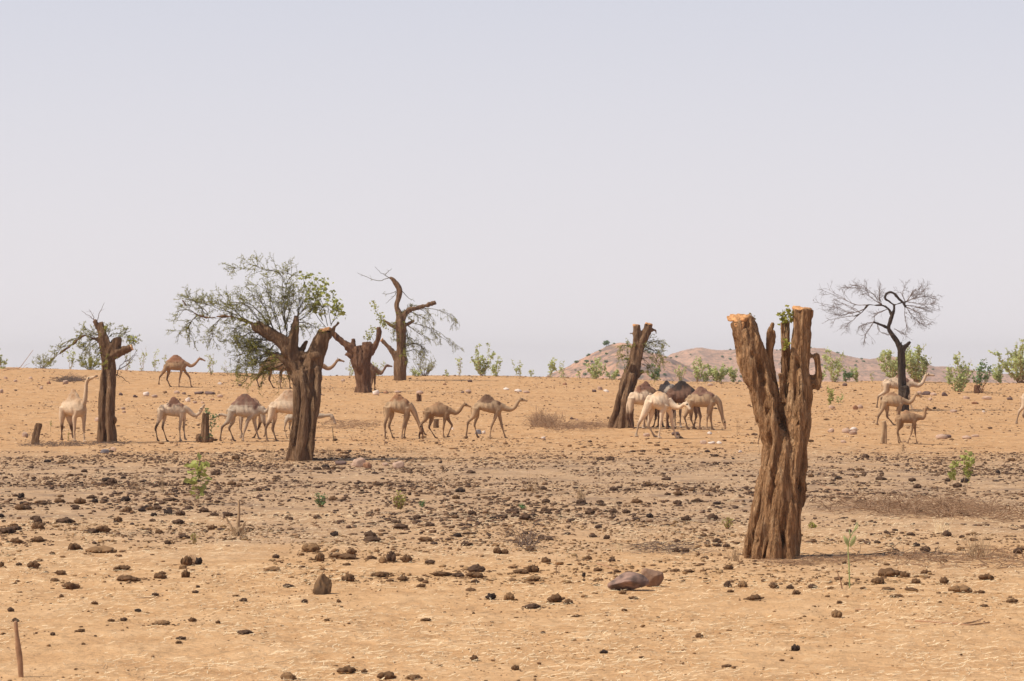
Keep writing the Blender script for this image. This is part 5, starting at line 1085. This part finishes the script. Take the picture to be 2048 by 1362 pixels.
shrub(643, 1014, 986, 28, 12, 9, .05, 'small bluish green herb tuft left of the centre', 'herb', 'leaf_dark', 'stem_pale', 79, cat='plant', bare=0)
shrub(798, 1018, 980, 34, 16, 6, .05, 'yellow green spiky tuft with a dry base', 'herb', 'leaf', 'stem_pale', 80, cat='plant', bare=0)
shrub(845, 1014, 1000, 14, 6, 12, .04, 'tiny green herb right of the spiky tuft', 'herb', 'leaf_dark', 'stem_pale', 81, cat='plant', bare=0)
shrub(1046, 1018, 1008, 24, 8, 8, .04, 'flat green sprout on the trampled ground near the middle', 'herb', 'leaf_dark', 'stem_pale', 82, cat='plant', bare=0)
shrub(1455, 1058, 1034, 30, 10, 7, .035, 'pale green weed left of the big forked trunk', 'herb', 'leaf', 'stem_pale', 83, cat='plant', bare=0)
shrub(1625, 1056, 1044, 24, 8, 6, .035, 'pale flat weed right of the big forked trunk', 'herb', 'leaf', 'stem_pale', 84, cat='plant', bare=0)
shrub(388, 1088, 1062, 18, 6, 5, .04, 'brownish dry weed below the leafy seedling', 'herb', 'leaf', 'stem_pale', 85, cat='plant', bare=0)

def leaf_stalk():
    x, y, z = at(1699, 1176); m = y/FPX; root = empty('leafy_stalk', (x, y, z), 'single thin stalk with a few large pale leaves, right of the big forked trunk', 'plant')
    acc = Acc(); C = cr(np.array([[0, 0, -.03], [-.01, 0, 45*m], [-.02, 0, 90*m], [10*m, 0, 118*m], [16*m, .02, 132*m]]), 5); tube(acc, C, np.linspace(.011, .005, len(C)), 6)
    link('stem', acc.mesh('stem'), M['leaf_pale'], root)
    for (dx, z0, tx, tz, w) in ((-1, 82, -13, 106, 8), (1, 82, 11, 106, 9), (8, 112, 18, 128, 3), (2, 100, -2, 118, 3)):
        a = Acc(); p0 = np.array([dx*m, -.01, z0*m]); p1 = np.array([tx*m, -.05, tz*m]); t = np.linspace(0, 1, 7); W_ = np.sin(t*pi)**.7*w*m
        d = p1-p0; n = np.array([-d[2], 0, d[0]]); n /= np.linalg.norm(n); cen = p0+np.outer(t, d)+np.outer(np.sin(t*pi)*-.03, [0, 1, 0])
        V = np.concatenate([cen+n*W_[:, None]*.5+[0, .015, 0], cen-n*W_[:, None]*.5+[0, .015, 0], cen]); i = np.arange(6)
        a.add(V, np.concatenate([np.stack([i, i+1, 15+i, 14+i], -1), np.stack([14+i, 15+i, 8+i, 7+i], -1)])); link('leaf', a.mesh('leaf'), M['leaf_pale'], root)
leaf_stalk()

# ------------------------------------------------------------------ brushwood, sticks, dry grass
def brush(name, pix, n, ln, h, label, cat, mat_, seed, r=.006, arch=.5, group=None):
    """pix: list of (x, y, spread_x_px, spread_y_px, weight)"""
    rng = np.random.default_rng(seed); acc = Acc(); cx = np.mean([p[0] for p in pix]); cy = np.mean([p[1] for p in pix]); bx, by_, bz = at(cx, cy)
    w = np.array([p[4] for p in pix], float); w /= w.sum(); centres = [at(p[0], p[1]) for p in pix]; cnt = rng.multinomial(n, w)
    for (px, py, sx, sy, _), (x, y, z), k in zip(pix, centres, cnt):
        mpp = y/FPX; dyy = abs(gnd(px, py-sy)-gnd(px, py+sy))*.5
        for _ in range(k):
            X = x+float(np.clip(rng.normal(), -1.5, 1.5))*sx*mpp*.6; Y = y+float(np.clip(rng.normal(), -1.5, 1.5))*dyy*.6; L = ln*rng.uniform(.3, 1.2); a = rng.random()*6.3; d = np.array([cos(a), sin(a)*.8, 0])
            Z = gz(X, Y); hh = h*abs(rng.normal())*.6; t = np.linspace(0, 1, 5)
            P = np.array([X, Y, Z+.01+hh*.3*rng.random()])+np.outer(t*L, d)+np.outer(np.sin(t*pi*rng.uniform(.5, 1))*hh, [0, 0, 1])+rng.normal(size=(5, 3))*.03*L
            P[:, 2] = np.maximum(P[:, 2], Z+.005); tube(acc, P-np.array([bx, by_, bz]), np.linspace(r, r*.4, 5)*rng.uniform(.6, 1.6), 3, 0, cap=False)
    o = link(name, acc.mesh(name), mat_); o.location = (bx, by_, bz); tag(o, label, cat, group, 'stuff' if 'strip' in label or 'litter' in label or 'scatter' in label else None); return o
BG = 'dead brushwood'
brush('brush_pile', [(1730, 1018, 90, 14, 2), (1820, 1022, 80, 16, 3), (1910, 1022, 80, 18, 3), (1990, 1030, 70, 16, 2)], 760, .9, .24, 'long heap of brown dead brushwood right of the big forked trunk', 'brush pile', M['twig_dry'], 1, .0065, group=BG)
brush('brush_pile', [(1800, 1118, 80, 16, 2), (1900, 1122, 90, 16, 2), (2000, 1118, 60, 20, 2)], 260, .7, .10, 'flat scatter of grey sticks nearest the bottom right', 'brush pile', M['twig_dry'], 2, .006, group=BG)
brush('brush_pile', [(1085, 848, 24, 8, 3), (1100, 852, 36, 5, 1)], 520, .6, .42, 'rounded tangle of dry brush right of the striding beige camel', 'brush pile', M['twig_dry'], 3, .008, group=BG)
brush('brush_pile', [(1180, 853, 50, 6, 2), (1130, 858, 40, 6, 1)], 380, .7, .18, 'low strip of dry brush leading to the leaning pollarded trunk', 'brush pile', M['twig_dry'], 4, .008, group=BG)
brush('brush_pile', [(140, 761, 20, 3, 1)], 260, .8, .25, 'dark low heap of brush on the ridge above the browsing camel', 'brush pile', M['twig_grey'], 5, .012, group=BG)
brush('brush_pile', [(1050, 1096, 16, 10, 1)], 46, .5, .25, 'small grey fan of broken twigs below the middle of the plain', 'brush pile', M['twig_grey'], 6, .007, group=BG)
brush('brush_pile', [(1330, 1098, 60, 12, 1)], 160, .45, .06, 'thin litter of twigs left of the foot of the big forked trunk', 'brush pile', M['twig_grey'], 7, .004, group=BG)
brush('brush_pile', [(700, 850, 60, 8, 1)], 300, .5, .12, 'dark litter of twigs right of the thick acacia trunk', 'brush pile', M['twig_dry'], 8, .008, group=BG)
brush('brush_pile', [(150, 890, 110, 4, 1)], 420, .4, .10, 'strip of dry litter round the foot of the leftmost tree', 'brush pile', M['twig_grey'], 9, .007, group=BG)
brush('brush_pile', [(1600, 1125, 80, 8, 1), (1680, 1118, 60, 8, 1)], 240, .45, .05, 'litter of fine sticks at the foot of the big forked trunk', 'brush pile', M['twig_dry'], 10, .004, group=BG)

def stick(name, pts, r, label, mat_='twig_dry', cat='stick', side=(), D=None):
    x, y, z = at(*pts[0][:2]) if D is None else at(pts[0][0], pts[0][1], D); m = y/FPX; acc = Acc()
    def conv(P):
        out = []
        for p in P:
            if len(p) == 2: a = at(*p); out.append([a[0]-x, a[1]-y, a[2]-z+r*.6])
            else: out.append([(p[0]-1024)*m-x, 0, EYE-(p[1]-HOR)*m-z])
        return np.array(out)
    C = cr(conv(pts), 4); tube(acc, C, np.linspace(r, r*.5, len(C)), 6)
    for s in side: C = cr(conv(s), 4); tube(acc, C, np.linspace(r*.6, r*.25, len(C)), 5)
    o = link(name, acc.mesh(name), M[mat_]); o.location = (x, y, z); tag(o, label, cat); return o
stick('fallen_stick', [(1830, 1243), (1870, 1246), (1905, 1248), (1940, 1251), (1978, 1246)], .016, 'long dark stick lying on bare sand at the lower right', 'stem_brown', side=[[(1925, 1248), (1950, 1244), (1965, 1238)]])
stick('fallen_stick', [(1711, 1219), (1730, 1220), (1752, 1221)], .010, 'short dark stick lying below the single leafy stalk', 'stem_brown')
stick('fallen_stick', [(268, 1197), (295, 1196), (322, 1194)], .008, 'thin stick lying on the sand at the lower left', 'stem_brown')
stick('fallen_stick', [(1632, 967), (1652, 975), (1680, 985), (1710, 990)], .012, 'curved stick lying left of the brushwood heap', 'stem_brown')
stick('fallen_stick', [(1195, 1128), (1210, 1132), (1226, 1140)], .016, 'thick short stick above the two-tone rock', 'stem_brown')
stick('dry_sprout', [(1684, 1178, 0), (1680, 1160, 0), (1672, 1138, 0)], .012, 'reddish dry sprout leaning left of the single leafy stalk', 'stem_brown', 'dry stalk')
stick('dry_sprout', [(667, 880, 0), (666, 866, 0), (664, 852, 0)], .02, 'thin dark twig standing under the head of the young camel', 'twig', 'dry stalk')
stick('bare_branch', [(5, 742, 0), (20, 738, 0), (38, 736, 0), (50, 722, 0), (66, 700, 0)], .03, 'bare reddish branch on the skyline at the far left', 'stem_brown', 'branch', side=[[(30, 737, 0), (42, 739, 0), (52, 730, 0), (60, 727, 0)]])
stick('dry_sprout', [(705, 881, 0), (702, 874, 0), (698, 870, 0)], .014, 'small forked dry sprout right of the thick acacia trunk', 'twig_dry', 'dry stalk', side=[[(702, 876, 0), (706, 870, 0), (708, 866, 0)]])
stick('dry_sprout', [(1519, 905, 0), (1456+60, 880, 0)], .006, 'thin upright stem just left of the big forked trunk', 'twig_dry', 'dry stalk')

def tuft(px, by, h, w, n, label, mat_='straw', seed=0, r=.005, name='dry_grass_tuft', cat='grass tuft', lean=.5, group='dry grass tufts'):
    rng = np.random.default_rng(seed+100); x, y, z = at(px, by); m = y/FPX; acc = Acc()
    for _ in range(n):
        bx, by_ = rng.normal(size=2)*w*m*.18; H = h*m*rng.uniform(.45, 1.05); a = rng.random()*6.3; q = rng.random()*w*m*lean
        P = np.array([[bx, by_, -.01], [bx+cos(a)*q*.35, by_+sin(a)*q*.35, H*.55], [bx+cos(a)*q, by_+sin(a)*q, H]]); tube(acc, cr(P, 2), np.linspace(r, r*.35, 5), 3, 0, cap=False)
    o = link(name, acc.mesh(name), M[mat_]); o.location = (x, y, z); tag(o, label, cat, group)
tuft(540, 922, 38, 26, 22, 'sparse dry stems left of the foot of the thick acacia', 'stem_pale', 1, .006)
tuft(660, 915, 26, 26, 18, 'dry straw tuft right of the foot of the thick acacia', 'stem_pale', 2, .006)
tuft(1162, 998, 26, 20, 34, 'brown dry grass tuft right of the middle', 'stem_pale', 3, .005)
tuft(1063, 985, 46, 46, 20, 'pale branching dry weed in the middle of the plain', 'stem_pale', 4, .006, lean=.6)
tuft(1240, 1104, 26, 16, 20, 'yellowish grass tuft above the two-tone rock', 'straw', 5, .004)
tuft(1470, 1122, 28, 34, 46, 'dry grass tuft at the left foot of the big forked trunk', 'stem_pale', 6, .004)
tuft(1955, 1118, 52, 60, 60, 'brown spiky dry weed in the scattered sticks', 'stem_pale', 7, .005)
tuft(1805, 903, 22, 14, 20, 'small dry tuft below the brownish calf', 'stem_pale', 8, .006)
tuft(272, 985, 50, 34, 14, 'faint tall dry stems left of the leafy seedling', 'stem_pale', 9, .005)
tuft(325, 985, 60, 26, 10, 'faint tall dry stems nearest the leafy seedling', 'stem_pale', 10, .005)
tuft(800, 905, 24, 60, 26, 'loose dry grass behind the pink boulder', 'stem_pale', 11, .006)
tuft(1475, 870, 50, 8, 4, 'thin tall stem right of the grazing tan camel', 'stem_pale', 12, .006, lean=.2)
tuft(1115, 1150, 40, 8, 4, 'single thin weed stem left of the two-tone rock', 'twig_dry', 13, .005, lean=.2)
tuft(382, 1130, 22, 30, 40, 'stubby cut grass clump next to the blackish clod', 'stem_brown', 14, .006, lean=.2)
tuft(1880, 1065, 30, 60, 30, 'straw coloured stems under the brushwood heap', 'straw', 15, .005)
tuft(475, 1072, 20, 44, 50, 'dry grass round the upright dry stalks', 'stem_pale', 16, .005)

# straw litter over the sand (uncountable)
def litter(name, n, ylo, yhi, L, w, mat_, label, seed, power=1.0):
    rng = np.random.default_rng(seed); Y = ylo+(yhi-ylo)*rng.random(n)**power; X = rng.uniform(-1, 1, n)*(Y*.20+1.5)
    pk = fbm(X/1.3, Y/2.6, o=2) + .6*rng.random(n) > .12; X = X[pk]; Y = Y[pk]; n = len(X)
    a = rng.random(n)*pi; ln = L*rng.lognormal(0, .5, n)*.5; dx = np.cos(a)*ln; dy = np.sin(a)*ln; ww = w*rng.uniform(.5, 1.5, n)
    nx, ny = -np.sin(a)*ww, np.cos(a)*ww
    Z1 = ground_z(X-dx, Y-dy)+.006+rng.random(n)*.02; Z2 = ground_z(X+dx, Y+dy)+.006+rng.random(n)*.03
    V = np.stack([np.stack([X-dx-nx, Y-dy-ny, Z1], -1), np.stack([X+dx-nx, Y+dy-ny, Z2], -1), np.stack([X+dx+nx, Y+dy+ny, Z2+ww*.8], -1), np.stack([X-dx+nx, Y-dy+ny, Z1+ww*.8], -1)], 1).reshape(-1, 3)
    acc = Acc(); acc.add(V, np.arange(n*4).reshape(-1, 4)); o = link(name, acc.mesh(name), mat_, smooth=False); tag(o, label, 'litter', kind='stuff')
litter('straw_litter', 42000, 24, 66, .08, .003, M['straw'], 'pale straw bits strewn over the sand', 1, 1.3)
litter('straw_litter', 14000, 60, 215, .10, .005, M['straw'], 'straw bits strewn over the plain and slope', 2)
litter('chaff_litter', 30000, 26, 120, .07, .004, M['chaff'], 'brown chaff and twig bits strewn over the plain', 3)
litter('chaff_litter', 12000, 100, 222, .22, .010, M['chaff'], 'brown twig bits strewn over the slope', 4)

# ------------------------------------------------------------------ bushes on the hills
def hill_bushes():
    rng = np.random.default_rng(5); base = []
    for k in range(4):
        a = Acc(); n = 240; d = rng.normal(size=(n, 3)); d /= np.linalg.norm(d, axis=1)[:, None]; P = d*(rng.random((n, 1))**.4)*np.array([.9, .9, .55])+np.array([0, 0, .9])
        leafset(a, P, .35, rng, 1, .8); tube(a, np.array([[0, 0, -.3], [.05, 0, .5], [0, 0, .9]]), [.09, .07, .04], 5); me = a.mesh('hill_bush'); me.materials.append(M['twig_grey']); me.materials.append(M['leaf_dark']); base.append(me)
    spots = [(1212, 692, 'hill', 1.1, 'lone flat topped bush on the left shoulder of the near hill')]
    for hn, x0, x1, n in (('hill', 1110, 1345, 42), ('far_hills', 1340, 2040, 60)):
        for _ in range(n): spots.append((rng.uniform(x0, x1), None, hn, rng.uniform(.35, .75)*(1.25 if hn == 'far_hills' else 1), None))
    for (px, py, hn, s, lab) in spots:
        xs, ys, Z = HILLS[hn]; D = ys[0]+(900-ys[0] if hn == 'hill' else 1400-ys[0])*(rng.random()**.5 if lab is None else 1.0)
        x = (px-1024)*D/FPX; i = int(np.argmin(abs(xs-x))); j = int(np.argmin(abs(ys-D))); z = Z[j, i]
        if not (xs[2] < x < xs[-3]): continue
        o = bpy.data.objects.new('hill_bush', base[rng.integers(4)]); SC.collection.objects.link(o); o.location = (xs[i], ys[j], z-.1); o.scale = (s, s, s*(.8 if lab is None else 1.1)); o.rotation_euler = (0, 0, rng.random()*6)
        tag(o, lab or ('small dark bush on the near stony hill' if hn == 'hill' else 'tiny dark bush on the farthest hills'), 'bush', 'dark bushes on the '+('near hill' if hn == 'hill' else 'far hills'))
hill_bushes()

# ------------------------------------------------------------------ dusty air
def haze():
    import bmesh
    m = bpy.data.materials.new("dusty_air"); m.use_nodes = True; nt = m.node_tree; nt.nodes.clear()
    v = nt.nodes.new('ShaderNodeVolumePrincipled'); v.inputs['Color'].default_value = (.93, .90, .92, 1); v.inputs['Density'].default_value = HAZE; v.inputs['Anisotropy'].default_value = .2
    o_ = nt.nodes.new('ShaderNodeOutputMaterial'); nt.links.new(v.outputs[0], o_.inputs['Volume'])
    me = bpy.data.meshes.new('haze'); bm = bmesh.new(); bmesh.ops.create_cube(bm, size=1); bm.to_mesh(me); bm.free()
    o = link('haze', me, m, smooth=False); o.scale = (9400, 2620, 58); o.location = (0, 1240, -8); tag(o, 'thin dusty air over the whole plain', 'haze', kind='stuff')
HAZE = 0.00017
if HAZE > 0: haze()
